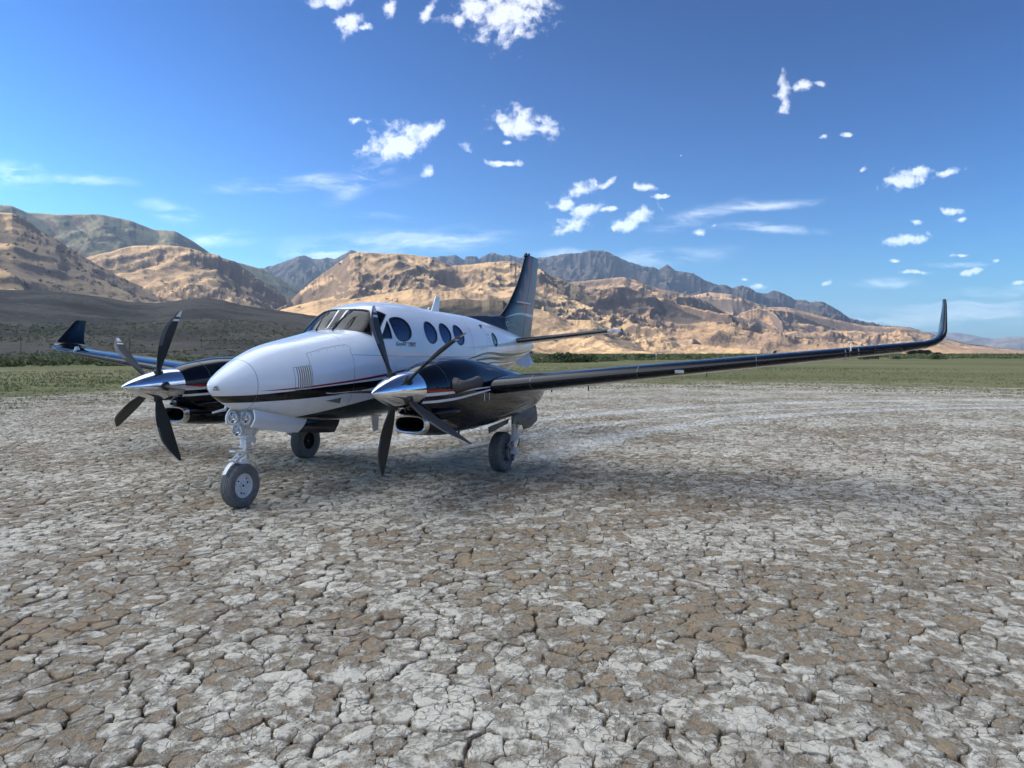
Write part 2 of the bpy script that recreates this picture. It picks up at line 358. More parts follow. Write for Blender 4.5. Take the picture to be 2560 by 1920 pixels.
for lo, hi in (([(4.7,1.79),(5.1,1.815),(5.85,1.892),(7,1.845),(8.5,1.86),(9.9,1.96)], [(4.7,1.79),(5.1,1.84),(5.85,1.935),(7,1.915),(8.5,1.925),(9.9,1.99)]),
               ([(4.9,1.72),(5.85,1.79),(7,1.75),(8.9,1.80),(10,1.9)], [(4.9,1.725),(5.85,1.835),(7,1.83),(8.9,1.865),(10,1.92)]),
               ([(5.3,1.66),(6.1,1.705),(7,1.70),(8.9,1.745)], [(5.3,1.665),(6.1,1.74),(7,1.745),(8.9,1.785)])):
    v = between(nt, Zc, fcurve(nt, X, lo), fcurve(nt, X, hi)); st = v if st is None else M(nt, 'MAXIMUM', st, v)
st = M(nt, 'MULTIPLY', st, M(nt, 'MULTIPLY', M(nt, 'GREATER_THAN', X, 4.7), M(nt, 'LESS_THAN', X, 9.95)))
c = MIX(nt, st, (.79,.84,.90), (.085,.078,.065))
c = MIX(nt, M(nt, 'MULTIPLY', red, M(nt, 'GREATER_THAN', X, -.05)), c, (.32,.02,.02))
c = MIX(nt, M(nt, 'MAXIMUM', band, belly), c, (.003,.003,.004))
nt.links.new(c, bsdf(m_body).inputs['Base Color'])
grime(m_body, .12, 1.6, (.012, .05))
m_black = grime(mat('black_gloss', (.004,.005,.008), .3, coat=.75, spec=0), .03, 2.5, (.012, .05), (.12,.10,.08))
m_liner = mat('cabin_lining', (.016,.017,.02), .8)
m_chrome = mat('polished_metal', (.80,.80,.82), .06, 1.0); grime(m_chrome, .06, 9, (.02, .07))
m_lip = mat('intake_metal', (.62,.60,.57), .2, 1.0); grime(m_lip, .2, 14)
m_glass = bpy.data.materials.new('window_glass'); m_glass.use_nodes = True
def glass(m, tint, gloss=.04, ior=1.45, gcol=(1, 1, 1)):
    nt = m.node_tree; nt.nodes.clear(); o = N(nt, 'ShaderNodeOutputMaterial')
    tr = N(nt, 'ShaderNodeBsdfTransparent'); tr.inputs[0].default_value = (*tint, 1)
    gl = N(nt, 'ShaderNodeBsdfGlossy'); gl.inputs['Roughness'].default_value = gloss; gl.inputs[0].default_value = (*gcol, 1)
    fr = N(nt, 'ShaderNodeFresnel'); fr.inputs[0].default_value = ior
    mx = N(nt, 'ShaderNodeMixShader'); nt.links.new(M(nt, 'ADD', M(nt, 'MULTIPLY', fr.outputs[0], .95), .03), mx.inputs[0])
    nt.links.new(tr.outputs[0], mx.inputs[1]); nt.links.new(gl.outputs[0], mx.inputs[2]); nt.links.new(mx.outputs[0], o.inputs[0]); return m
glass(m_glass, (.50,.56,.62))
m_tint = glass(bpy.data.materials.new('tinted_glass') if False else (lambda m: (setattr(m, 'use_nodes', True), m)[1])(bpy.data.materials.new('tinted_glass')), (.22,.20,.50), .05, 1.9, (.66,.68,.95))
m_shield = glass((lambda m: (setattr(m, 'use_nodes', True), m)[1])(bpy.data.materials.new('windshield_glass')), (.24,.29,.35), .03, 1.30)
m_tint2 = glass((lambda m: (setattr(m, 'use_nodes', True), m)[1])(bpy.data.materials.new('lilac_glass')), (.42,.42,.62), .04, 1.6, (.8,.8,1.0))
m_seal = mat('rubber_seal', (.012,.012,.013), .45)
m_silver = mat('window_frame_paint', (.62,.63,.65), .3, .3, coat=.6)
m_line = mat('panel_gap', (.10,.10,.11), .7)
m_rubber = mat('tyre_rubber', (.035,.036,.038), .75)
m_grey = mat('grey_metal', (.22,.23,.24), .45, .6)
m_dark = mat('dark_recess', (.004,.004,.005), .8)
m_gear = mat('gear_paint', (.66,.68,.70), .35, coat=.4); grime(m_gear, .25, 20)
m_piston = mat('strut_chrome', (.75,.75,.76), .12, 1)
m_white = mat('white_paint', (.74,.75,.76), .3, coat=.8); grime(m_white, .12, 3)
m_red = mat('red_paint', (.35,.02,.02), .3, coat=.8)
m_ink = mat('lettering_ink', (.01,.01,.012), .5)
m_inkred = mat('lettering_red', (.30,.02,.02), .5)
m_seat = mat('seat_leather', (.07,.062,.055), .6)

plane = bpy.data.objects.new('airplane', None); link(plane); plane.empty_display_size = 2
tag(plane, 'white twin-engine propeller aircraft with black nacelles and winglets parked on cracked dry lakebed', 'airplane')

# body shell with real window openings
xs = np.concatenate([[-.457,-.452,-.445,-.435,-.42,-.40,-.375,-.345,-.31,-.27,-.225,-.175,-.12], np.arange(-.06, 1.74, .06), np.arange(1.76, 2.6, .028), np.arange(2.62, 5.9, .1), np.arange(5.95, 10.4, .085), [10.4]])
nT = 112; ts = np.arange(nT) / nT * 2 * np.pi
V = np.concatenate([S(np.full(nT, x), ts) for x in xs]); nv = len(V)
V = np.concatenate([V, [[-.4595, 0, 1.53]], [[10.41, 0, 2.09]]])
Q = [(i * nT + j, i * nT + (j + 1) % nT, (i + 1) * nT + (j + 1) % nT, (i + 1) * nT + j) for i in range(len(xs) - 1) for j in range(nT)]
T3 = [(nv, (j + 1) % nT, j) for j in range(nT)] + [(nv + 1, nv - nT + j, nv - nT + (j + 1) % nT) for j in range(nT)]
me = fastmesh('fuselage', V, Q, T3, [m_body, m_liner]); tmp = mobj('fuselage_shell', me)
bm = bmesh.new(); bm.from_mesh(me); bmesh.ops.recalc_face_normals(bm, faces=bm.faces); bm.to_mesh(me); bm.free()
sol = tmp.modifiers.new('s', 'SOLIDIFY'); sol.thickness = .03; sol.offset = -1; sol.material_offset = 1; sol.use_even_offset = False
cut = MB()
for L0 in WINS.values():
    for L in (L0, mirror_t(L0)):
        n = len(L); r1, c1 = patch_pts(L, .07, 1, 5); r0, c0 = patch_pts(L, -.09, 1, 5)
        V = [p for r in r1 for p in r] + [c1] + [p for r in r0 for p in r] + [c0]; k = 5; h = k * n + 1
        Fc = []
        for b in (0, h):
            Fc += [(b + i * n + j, b + i * n + (j + 1) % n, b + (i + 1) * n + (j + 1) % n, b + (i + 1) * n + j) for i in range(k - 1) for j in range(n)]
            Fc += [(b + (k - 1) * n + j, b + (k - 1) * n + (j + 1) % n, b + k * n) for j in range(n)]
        Fc += [(j, (j + 1) % n, h + (j + 1) % n, h + j) for j in range(n)]
        cut.add(V, Fc)
cutter = cut.build('cutter', m_liner)
bo = tmp.modifiers.new('b', 'BOOLEAN'); bo.object = cutter; bo.operation = 'DIFFERENCE'; bo.solver = 'EXACT'
dg = bpy.context.evaluated_depsgraph_get(); me2 = bpy.data.meshes.new_from_object(tmp.evaluated_get(dg))
for o in (tmp, cutter):
    d = o.data; bpy.data.objects.remove(o); bpy.data.meshes.remove(d)
me2.name = 'fuselage'
me2.polygons.foreach_set('use_smooth', np.ones(len(me2.polygons), bool))
nl = len(me2.loops); vi = np.zeros(nl, np.int32); me2.loops.foreach_get('vertex_index', vi)
co = np.zeros(len(me2.vertices) * 3); me2.vertices.foreach_get('co', co); co = co.reshape(-1, 3)
pn = np.zeros(len(me2.polygons) * 3); me2.polygons.foreach_get('normal', pn); pn = pn.reshape(-1, 3)
lt = np.zeros(len(me2.polygons), np.int32); me2.polygons.foreach_get('loop_total', lt)
ln = np.repeat(pn, lt, 0); g = grad(co); surf = (np.abs(F(co)) < .012)
gl = g[vi]; ok = surf[vi] & ((gl * ln).sum(1) > .6) & (co[vi, 0] > -.44) & (co[vi, 0] < 10.38)
me2.normals_split_custom_set(np.where(ok[:, None], gl, ln).tolist())
fus = mobj('fuselage', me2, plane)
fus['label'] = 'white fuselage with black and red cheat lines'

for nm, L0 in WINS.items():
    for L in (L0, mirror_t(L0)):
        w = MB(); patch(w, L, -.008, .998, 6)
        base = nm.split('.')[0]
        g_ = m_shield if base == 'windshield' else m_glass if base != 'cabin_window' or nm in ('cabin_window.4',) else m_tint2 if nm == 'cabin_window' else m_tint
        wo_ = w.build({'windshield': 'windshield_pane'}.get(base, base), g_, fus, sharp=180)
        s = MB(); ring(s, L, -.006, .007 if base == 'cabin_window' else .010, .003, m=0)
        if base != 'cabin_window': ring(s, L, .0105, .024, .0022, m=1)
        s.build('window_seal', [m_seal, m_silver], fus)
# panel lines lie 1 mm proud of the skin
pl = MB()
def strip(mb, xt, w=.006, off=.0012, m=0):
    P = on(np.array([p[0] for p in xt]), np.array([p[1] for p in xt])); Nn = grad(P); a, b = [], []
    for i in range(len(P)):
        tdir = P[min(i + 1, len(P) - 1)] - P[max(i - 1, 0)]; sd = np.cross(tdir, Nn[i]); sd /= max(np.linalg.norm(sd), 1e-9)
        a.append(P[i] + Nn[i] * off + sd * w / 2); b.append(P[i] + Nn[i] * off - sd * w / 2)
    mb.grid([a, b], m)
def xz_strip(pts, w=.006, n=14, both=True, mb=None, m=0):
    P = np.array(pts, float); d = np.r_[0, np.cumsum(np.linalg.norm(np.diff(P, axis=0), axis=1))]; u = np.linspace(0, d[-1], n * (len(P) - 1) + 1)
    x, z = np.interp(u, d, P[:, 0]), np.interp(u, d, P[:, 1])
    for s in ((-1, 1) if both else (-1,)): strip(mb or pl, list(zip(x, surf_t(x, z, s))), w, m=m)
def station(x, t0=0, t1=2 * math.pi, w=.006): strip(pl, [(x, t0 + (t1 - t0) * i / 60) for i in range(61)], w)
station(-.02); xz_strip([(1.46,1.1),(1.46,1.95),(1.50,2.0),(1.45,2.04),(1.1,1.99),(.74,1.915),(.70,1.76)], .005); xz_strip([(1.47,1.897),(2.42,1.875),(5.8,1.845)], .005)
xz_strip([(.444,1.734),(.709,1.762),(.70,1.455),(.448,1.449),(.444,1.734)], .005)
xz_strip([(6.0,2.5),(5.99,2.28),(5.94,2.1),(5.87,1.87),(5.72,1.81),(5.3,1.80)], .006); xz_strip([(5.25,2.5),(5.2,2.1),(5.22,1.85),(5.3,1.80)], .006)
xz_strip([(.55,2.03),(1.0,2.10),(1.35,2.14)], .004)
station(1.46, math.pi * .72, math.pi * .28, .004); station(7.4, w=.004); station(3.1, math.pi * 1.25, math.pi * 1.6, .004)
for x, z in [(.8,1.915),(.95,1.95),(1.1,1.975),(1.25,2.0),(1.4,2.02),(1.46,1.85),(1.455,1.7),(1.45,1.6),(.5,1.73),(.6,1.745),(.7,1.65),(.7,1.55),(.6,1.45),(.5,1.45)]:
    for sd in (-1, 1):
        p = on([x + .012 * math.cos(a) * .5 for a in np.linspace(0, 5.2, 6)], surf_t([x + .012 * math.cos(a) * .5 for a in np.linspace(0, 5.2, 6)], [z - .012 + .012 * math.sin(a) * .5 for a in np.linspace(0, 5.2, 6)], sd), .0015)
        pl.add(p, [tuple(range(6))])
pl.build('panel_line', m_line, fus)
for sd in (-1, 1):
    for k in range(7):                                            # louvres on the nose side
        x0 = .495 + k * .031; b = MB(); zs = np.linspace(1.475, 1.735, 14)
        lprof = [(0, .0015), (.004, .012), (.012, .009), (.018, .0015)]
        b.grid([on(np.full(14, x0 + dx), surf_t(np.full(14, x0 + dx), zs + .006 * k * .5, sd), of * 1) for dx, of in lprof], 0)
        b.grid([on(np.full(14, x0 + dx), surf_t(np.full(14, x0 + dx), zs + .006 * k * .5, sd), .0018) for dx in (-.009, -.001)], 1)
        b.build('louvre', [m_white, m_dark], fus)
    b = MB()                                                      # triangular air inlet low on the nose
    tri = np.array([(.97,1.29),(1.275,1.325),(1.30,1.225)]); c3 = tri.mean(0)
    L = np.stack([tri[:, 0], surf_t(tri[:, 0], tri[:, 1], sd)], -1); Ls = round_poly(L, .1, 3, 4); 
    cc_ = Ls.mean(0); b.grid([on((cc_ + (Ls - cc_) * k)[:, 0], (cc_ + (Ls - cc_) * k)[:, 1], o) for k, o in ((1.12, .0), (1.04, .012), (.94, .011), (.86, .0015))], 0, wrap=True)
    patch(b, cc_ + (Ls - cc_) * .87, .0016, 1, 3, 1); b.build('air_inlet', [m_white, m_grey], fus)
# cockpit: coaming, panel, seats, yokes, cabin floor
b = MB(); b.box((1.80, 0, 2.06), (.36, .9, .05)); b.box((1.97, 0, 1.92), (.05, .96, .32)); b.build('glareshield', m_liner, fus, bevel=.015)
for y in (-.33, .33):
    b = MB(); b.box((2.62, y, 1.52), (.5, .44, .14)); b.box((2.86, y, 1.86), (.14, .44, .68), rot=Matrix.Rotation(R(-12), 3, 'Y')); b.box((2.93, y, 2.27), (.1, .26, .16), rot=Matrix.Rotation(R(-12), 3, 'Y'))
    b.build('pilot_seat', m_seat, fus, bevel=.04)
    b = MB(); b.tube([(2.12, y + .14 * math.cos(a), 2.04 + .1 * math.sin(a)) for a in np.linspace(R(150), R(390), 14)], .014); b.tube([(1.9, y, 1.98), (2.12, y, 1.98)], .018); b.build('control_yoke', m_seal, fus)
for x in (3.55, 4.35, 5.2):
    for y in (-.42, .42):
        b = MB(); b.box((x, y, 1.5), (.45, .4, .14)); b.box((x + .24, y, 1.8), (.12, .4, .62)); b.build('cabin_seat', m_seat, fus, bevel=.04)
b = MB(); b.box((4.4, 0, 1.30), (5.2, 1.2, .03)); b.build('cabin_floor', m_liner, fus)
b = MB(); b.box((5.9, 0, 1.9), (.03, 1.2, 1.15)); b.build('cabin_bulkhead', m_seat, fus)
# windscreen wipers
for (x0, y0), (x1, y1), z1 in (((1.47, .09), (2.10, .17), 2.50), ((1.53, -.15), (2.11, -.24), 2.50)):
    b = MB(); p0 = on([x0 + .16], [surf_t3(x0 + .16, y0, 2.3)], 0)[0]; p0 = np.array([x0 + .19, y0, float(ZT(x0 + .19)) + .03])
    p1 = np.array([x1 - .02, y1, z1 + .045]); mid = (p0 + p1) / 2 + np.array([-.02, 0, .02])
    b.tube([p0 + (0, 0, -.05), p0, mid, p1], [.016, .013, .008, .006], 8)
    b.tube([mid + np.array([.10, -.03, .045]) + (-.03, 0, .0), p1 + np.array([.03, -.02, .03])], .006, 6)
    b.tube([mid + np.array([-.12, .05, -.09]), p1 + np.array([-.12, .06, -.10]), p1 + np.array([.0, .02, .015])], .007, 6)
    b.build('wiper', m_seal, fus)
# aerials
b = MB(); b.plate([(4.93,-.012,2.66),(5.24,-.012,2.66),(5.29,-.008,2.995),(5.14,-.008,2.995)], .024, (0,1,0)); b.build('blade_antenna', m_white, fus, bevel=.008)
b = MB(); b.plate([(4.78,-.01,2.68),(4.86,-.01,2.68),(4.87,-.01,2.775)], .02, (0,1,0)); b.build('blade_antenna', m_white, fus, bevel=.004)
b = MB(); b.plate([(2.86,-.012,.95),(3.22,-.012,.95),(3.20,-.012,.88),(3.13,-.012,.88),(3.11,-.012,.65),(2.98,-.012,.65),(2.93,-.012,.9)], .024, (0,1,0)); b.build('belly_antenna', m_white, fus, bevel=.006)
for y, dx in ((-.13, .22), (.13, -.05)):                          # pitot tubes under the nose
    b = MB(); x = .02 + (0.08 if y < 0 else -.1); z = 1.25 if y < 0 else 1.27
    b.tube([(x + .06, y * 1.3, z + .04), (x + .03, y * 1.35, z - .05), (x - .17, y * 1.4, z - .075)], [.022, .018, .011], 10); b.build('pitot_tube', m_silver, fus)
# lettering on the cabin side, nose and rear door
def text(body, loc, rot, size, mt, name='lettering', parent=None, shear=0, extrude=.0006, sx=1, bold=0):
    cu = bpy.data.curves.new(name, 'FONT'); cu.body = body; cu.size = size; cu.shear = shear; cu.extrude = extrude; cu.resolution_u = 4; cu.offset = bold
    o = bpy.data.objects.new(name, cu); o.matrix_world = Matrix.Translation(loc) @ rot.to_matrix().to_4x4() @ Matrix.Diagonal((sx, 1, 1, 1))
    mm = bpy.data.meshes.new_from_object(o); mm.transform(o.matrix_world); bpy.data.objects.remove(o); bpy.data.curves.remove(cu)
    mm.materials.clear(); mm.materials.append(mt); return mm
from mathutils import Euler
def wrapside(mm, off=.002):
    co = np.zeros(len(mm.vertices) * 3); mm.vertices.foreach_get('co', co); co = co.reshape(-1, 3)
    P = on(co[:, 0], surf_t(co[:, 0], co[:, 2]), off); mm.vertices.foreach_set('co', P.ravel()); mm.update(); return mm
FRONT = Euler((R(90), 0, 0))
for body, x, s, mt, bd in (('KingAir', 2.44, .085, m_ink, .001), ('C90GTi', 2.80, .062, m_inkred, .002)):
    mobj('lettering', wrapside(text(body, (x, -1, 2.032), FRONT, s, mt, shear=.35, sx=1.12, bold=bd)), fus)
b = MB(); xz_strip([(2.66,2.083),(3.07,2.083)], .006, mb=b, both=False); b.build('lettering', m_ink, fus)
b = MB(); xz_strip([(2.82,2.022),(3.05,2.022)], .005, mb=b, both=False); b.build('lettering', m_inkred, fus)
for body, z, w_ in (('NO', 1.508, .020), ('PUSH', 1.478, .038)):      # set on the port cheek of the nose cone
    mobj('lettering', text(body, (-.452 - .6 * w_ / 2 + .0, -.058 + .8 * w_ / 2, z), Euler((R(90), 0, R(-53))), .030, m_ink, bold=.0006, extrude=.002), fus)
for body, x, z, s in (('King Air', 6.02, 2.20, .035), ('50', 6.07, 2.13, .05)):
    mobj('lettering', wrapside(text(body, (x, -1, z), FRONT, s, m_ink, shear=.1)), fus)
b = MB()
patch(b, xz_loop(ell(6.10, 2.285, .025, .02, 16)), .002, 1, 2); b.build('emblem', m_ink, fus)
b = MB(); b.box((5.68, -.745, 2.02), (.17, .02, .045)); b.build('door_handle', m_silver, fus, bevel=.006)
# ================================================================== engines, wings, tail, gear
m_nac = mat('nacelle_paint', (.008,.009,.012), .3, coat=.75, spec=0)
nt = m_nac.node_tree; (X, Y, Zc), OV = xyz(nt)
w1 = between(nt, Zc, fcurve(nt, X, [(.7,1.38),(1.0,1.39),(1.35,1.405),(1.8,1.425),(2.4,1.44),(2.8,1.45)]), fcurve(nt, X, [(.7,1.425),(1.0,1.43),(1.35,1.435),(1.8,1.45),(2.4,1.455),(2.8,1.462)]), .002)
w2 = between(nt, Zc, fcurve(nt, X, [(.7,1.295),(1.0,1.30),(1.35,1.32),(1.8,1.36),(2.4,1.40),(2.8,1.415)]), fcurve(nt, X, [(.7,1.325),(1.0,1.335),(1.35,1.352),(1.8,1.388),(2.4,1.425),(2.8,1.438)]), .002)
rd = between(nt, Zc, fcurve(nt, X, [(.7,1.427),(1.0,1.432),(1.35,1.437)]), fcurve(nt, X, [(.7,1.462),(1.0,1.462),(1.35,1.462)]), .002)
inx = M(nt, 'MULTIPLY', M(nt, 'LESS_THAN', X, 2.66), M(nt, 'GREATER_THAN', X, .7))
c = MIX(nt, M(nt, 'MULTIPLY', M(nt, 'MAXIMUM', w1, w2), inx), (.004,.005,.008), (.70,.71,.72))
c = MIX(nt, M(nt, 'MULTIPLY', rd, M(nt, 'LESS_THAN', X, 1.3)), c, (.38,.025,.02)); nt.links.new(c, bsdf(m_nac).inputs['Base Color'])
grime(m_nac, .03, 2.5, (.012, .05), (.12,.10,.08))
m_exh = mat('exhaust_metal', (.10,.095,.09), .48, .75); grime(m_exh, .3, 12, (.1, .2), (.16,.13,.1))
m_blade = mat('blade_paint', (.014,.015,.017), .5); grime(m_blade, .25, 9, (.1, .15), (.07,.06,.05))
m_boot = mat('blade_erosion_strip', (.10,.10,.11), .5); m_bwhite = mat('blade_tip_white', (.62,.63,.64), .45)
nzt = prof((.80,1.69),(.86,1.715),(1.0,1.76),(1.3,1.815),(1.6,1.85),(1.95,1.862),(2.5,1.82),(3.4,1.71),(4.3,1.60),(5.0,1.50),(5.5,1.38),(5.75,1.26))
nzb = prof((.80,1.235),(.86,1.19),(1.0,1.07),(1.25,.93),(1.6,.85),(2.0,.83),(2.6,.83),(3.5,.865),(4.6,.92),(5.1,.99),(5.5,1.10),(5.75,1.22))
nhw = prof((.80,.23),(.86,.25),(1.0,.30),(1.3,.37),(1.6,.41),(2.0,.435),(3,.435),(4,.37),(4.8,.26),(5.4,.12),(5.75,.02))
nzc = prof((.80,1.462),(1.3,1.42),(2.0,1.38),(3,1.32),(5.75,1.24))
def NS(x, t):
    c, s = np.cos(t), np.sin(t); n = np.interp(x, [.8, 1.3, 2, 5.75], [2, 2.2, 2.35, 2.2]); h = np.where(s >= 0, nzt(x) - nzc(x), nzc(x) - nzb(x))
    return np.stack([x + 0 * t, nhw(x) * np.sign(c) * np.abs(c) ** (2 / n), nzc(x) + h * np.sign(s) * np.abs(s) ** (2 / n)], -1)
n64 = np.arange(80) / 80 * 2 * np.pi
def make_nacelle(y0, inner):
    b = MB(); xsn = np.concatenate([[.80, .801], np.arange(.83, 1.9, .035), np.arange(1.95, 5.7, .09), [5.75]])
    rows = [NS(np.full(80, x), n64) for x in xsn]; c0 = np.array([0, 0, 1.462]); r0 = rows[0].copy(); r0[:, 1] *= .6; r0[:, 2] = 1.462 + (r0[:, 2] - 1.462) * .6
    b.grid([r0] + rows, 0, wrap=True)
    o = b.build('nacelle', [m_nac], plane, sharp=50); o.location = (0, y0, 0); o['label'] = 'black engine nacelle with red and white stripes'
    # chin scoop with its polished lip
    def oval(x, w, h, z, n=48, e=3.0):
        a = np.arange(n) / n * 2 * np.pi; c, s = np.cos(a), np.sin(a)
        return np.stack([np.full(n, x), w * np.sign(c) * np.abs(c) ** (2 / e), z + h * np.sign(s) * np.abs(s) ** (2 / e)], -1)
    sc = MB(); sc.grid([oval(.86, .232, .128, 1.035), oval(.95, .25, .14, 1.03), oval(1.1, .262, .150, 1.02), oval(1.3, .27, .16, 1.01), oval(1.55, .27, .17, 1.0), oval(1.9, .2, .14, 1.0)], 0, wrap=True)
    sc.build('intake_scoop', m_black, o)
    lp = MB(); lp.grid([oval(.868, .2335, .1295, 1.035), oval(.815, .228, .122, 1.036), oval(.785, .216, .108, 1.038), oval(.79, .200, .092, 1.038), oval(.83, .192, .084, 1.038), oval(.95, .185, .078, 1.036)], 0, wrap=True)
    lp.build('intake_lip', m_lip, o)
    dk = MB(); r = oval(.95, .185, .078, 1.036); r2 = oval(1.25, .17, .07, 1.03); dk.grid([r, r2], 0, wrap=True); dk.add(list(r2), [tuple(range(48))]); dk.build('intake_duct', m_dark, o)
    # bypass bulge beside the scoop
    for sd in (-1, 1):
        k = MB(); rows = []
        for i in range(14):
            u = i / 13; x = .95 + .55 * u; wv_ = math.sin(math.pi * min(1, u * 1.0)) ** .6 if 0 < u < 1 else 0.001
            a = np.linspace(0, 2 * np.pi, 20, endpoint=False)
            rows.append(np.stack([np.full(20, x), sd * (.25 + .10 * u) + .07 * wv_ * np.cos(a), 1.17 + .06 * wv_ * np.sin(a)], -1))
        k.grid(rows, 0, wrap=True); k.build('bypass_fairing', m_black, o)
    # exhaust stubs
    for sd in (-1, 1):
        e = MB(); path = [(1.36, sd * .26, 1.50), (1.36, sd * .39, 1.495), (1.385, sd * .455, 1.497), (1.45, sd * .49, 1.51), (1.56, sd * .505, 1.525), (1.70, sd * .515, 1.54)]
        e.tube(path, [.10, .09, .072, .066, .070, .077], 26, cap=False); e.tube([path[-1], (1.701, sd * .515, 1.54), (1.6, sd * .51, 1.53)], [.077, .071, .06], 26, cap=False)
        e.build('exhaust_stub', m_exh, o, sharp=60)
        k = MB(); k.tube([(1.36, sd * .33, 1.497), (1.36, sd * .405, 1.495)], [.115, .095], 26); k.build('exhaust_collar', m_exh, o)
        v = MB()
        for dx in (0, .17): v.box((2.06 + dx, sd * .437, 1.315), (.012, .012, .10))
        v.build('latch', m_silver, o)
        v = MB(); v.lathe([(0, .0), (.004, .016), (.008, .0)], 12, 'y', (2.145, sd * .432, 1.30)); v.build('fuel_vent', m_grey, o)
    # cowl joints and screws
    j = MB()
    for x in (2.42, 1.18):
        tt = np.linspace(-.15 if x < 2 else -.25, math.pi + .15, 60) ; P = NS(np.full(60, x), tt); cen = np.array([x, 0, 1.4])
        Q_ = P + (P - cen) / np.linalg.norm(P - cen, axis=1, keepdims=True) * .0015
        j.grid([Q_ - (.004, 0, 0), Q_ + (.004, 0, 0)])
    for sd in (-1, 1):
        for (xa, xb, tz, kk) in ((1.7, 2.3, -.45, 10), (1.55, 2.1, -.75, 9), (1.75, 2.35, -.95, 9)):
            for i in range(kk):
                x = xa + (xb - xa) * i / (kk - 1); t = tz - .1 * i / kk; P = NS(np.array([x]), np.array([t if sd > 0 else math.pi - t]))[0]; P = P + np.array([0, sd * .002, -.0005])
                j.box(P, (.008, .003, .008))
    j.build('cowl_joint', m_line, o)
    vt = MB(); vt.tube([(5.15, 0, 1.06), (5.25, 0, .93), (5.28, 0, .90)], .028, 10); vt.build('drain_pipe', m_seal, o)
    vt = MB(); vt.box((2.35, .1, .80), (.03, .02, .12)); vt.build('drain_mast', m_seal, o)
    return o
# propeller blade: root along +Z, leading edge towards -X (feathered)
def blade_mesh():
    rr = np.concatenate([[.10,.14,.17,.20,.23], np.linspace(.27, 1.0, 24), [1.02,1.04,1.06,1.075,1.085]])
    le = prof((.10,-.045),(.2,-.046),(.3,-.07),(.45,-.105),(.6,-.118),(.75,-.112),(.87,-.065),(.96,.0),(1.03,.055),(1.085,.10))
    te = prof((.10,.045),(.2,.046),(.3,.06),(.45,.085),(.6,.103),(.75,.118),(.9,.132),(1.0,.142),(1.085,.15))
    th = prof((.10,.09),(.2,.088),(.3,.055),(.5,.032),(.8,.02),(1.085,.008)); tw = prof((.1,18),(.4,12),(.7,5),(1.085,-2))
    n = 28; V, F4, mi = [], [], []
    for r in rr:
        l, t = float(le(r)), float(te(r)); q = float(th(r)); a0 = R(float(tw(r)))
        k = 2 if r < .22 else 1.0
        for j in range(n):
            a = 2 * math.pi * j / n; u = math.cos(a); w = math.sin(a)
            f = q / 2 * (abs(w) ** (1 if r < .22 else 1.0)) * (1 if r < .22 else (.62 + .38 * -u)) * math.copysign(1, w)
            xx = (l + t) / 2 + (t - l) / 2 * u; yy = f; c0 = 0
            V.append((xx * math.cos(a0) - yy * math.sin(a0), xx * math.sin(a0) + yy * math.cos(a0), r))
    for i in range(len(rr) - 1):
        for j in range(n):
            F4.append((i * n + j, i * n + (j + 1) % n, (i + 1) * n + (j + 1) % n, (i + 1) * n + j)); r = (rr[i] + rr[i + 1]) / 2; u = math.cos(2 * math.pi * (j + .5) / n)
            face = math.sin(2 * math.pi * (j + .5) / n) < 0; mi.append(1 if (r > .60 and u < (-.42 if face else -.8)) else 2 if face and (r > 1.0 or .945 < r < .975) else 0)
    b = MB(); b.add(V, F4); b.m = mi; b.add([V[i] for i in range(len(V) - n, len(V))], [tuple(range(n))], 2)
    return b
def make_prop(y0, ang, first=[None]):
    p = MB(); xsn = np.linspace(0, 1, 34)
    p.lathe([(-.545, 0.0)] + [(-.545 + .86 * u, .232 * math.sin(math.pi / 2 * min(1, u * 1.0)) ** .80) for u in xsn[1:]] + [(.318, .222), (.318, .1)], 72)
    o = p.build('propeller', m_chrome, plane, sharp=50); o.location = (.49, y0, 1.465); o['label'] = 'five-blade propeller with polished spinner'
    h = MB()
    for k in range(5):
        a = R(ang + 72 * k); c_, s_ = math.cos(a), math.sin(a)
        rr_ = .208; base = Vector((.0, -s_ * rr_, c_ * rr_)); n_ = Vector((.28, -s_, c_)).normalized()
        ring_ = []; u_ = n_.orthogonal().normalized(); v_ = n_.cross(u_)
    # dark boots where the blades leave the spinner, joined in one small part each
    for k in range(5):
        a = R(ang + 72 * k)
        ct = MB(); ct.tube([(0, 0, .17), (0, 0, .2185), (0, 0, .226)], [.062, .062, .052], 20); cu = ct.build('blade_root_boot', m_seal, o); cu.rotation_euler = (a, 0, 0)
        if first[0] is None:
            bl = blade_mesh().build('blade', [m_blade, m_boot, m_bwhite], o, sharp=60); first[0] = bl
        else:
            bl = bpy.data.objects.new('blade', first[0].data); link(bl, o)
        bl.rotation_euler = (a, 0, 0); bl.scale = (1, 1, 1.02)
    rv = MB()
    for k in range(5):
        for da in (-9, 9, 27, 45):
            a = R(ang + 72 * k + da)
            for xx in (.27, .20):
                if xx == .2 and da != 27: continue
                rad = .232 * math.sin(math.pi / 2 * (xx + .545) / .86) ** .8
                rv.lathe([(0, 0), (.001, .005), (-.002, .006)], 8, 'x', (0, 0, 0)); vs = rv.v[-24:]
                Mx = Matrix.Translation((xx, -math.sin(a) * rad, math.cos(a) * rad)) @ Matrix.Rotation(a, 4, 'X') @ Matrix.Rotation(R(-90), 4, 'Y')
                rv.v[-24:] = [tuple(Mx @ Vector(v)) for v in vs]
    rv.build('spinner_screws', m_line, o)
    return o
for y0, ang in ((-1.96, -21), (1.96, 19.5)):
    make_nacelle(y0, 1); make_prop(y0, ang)

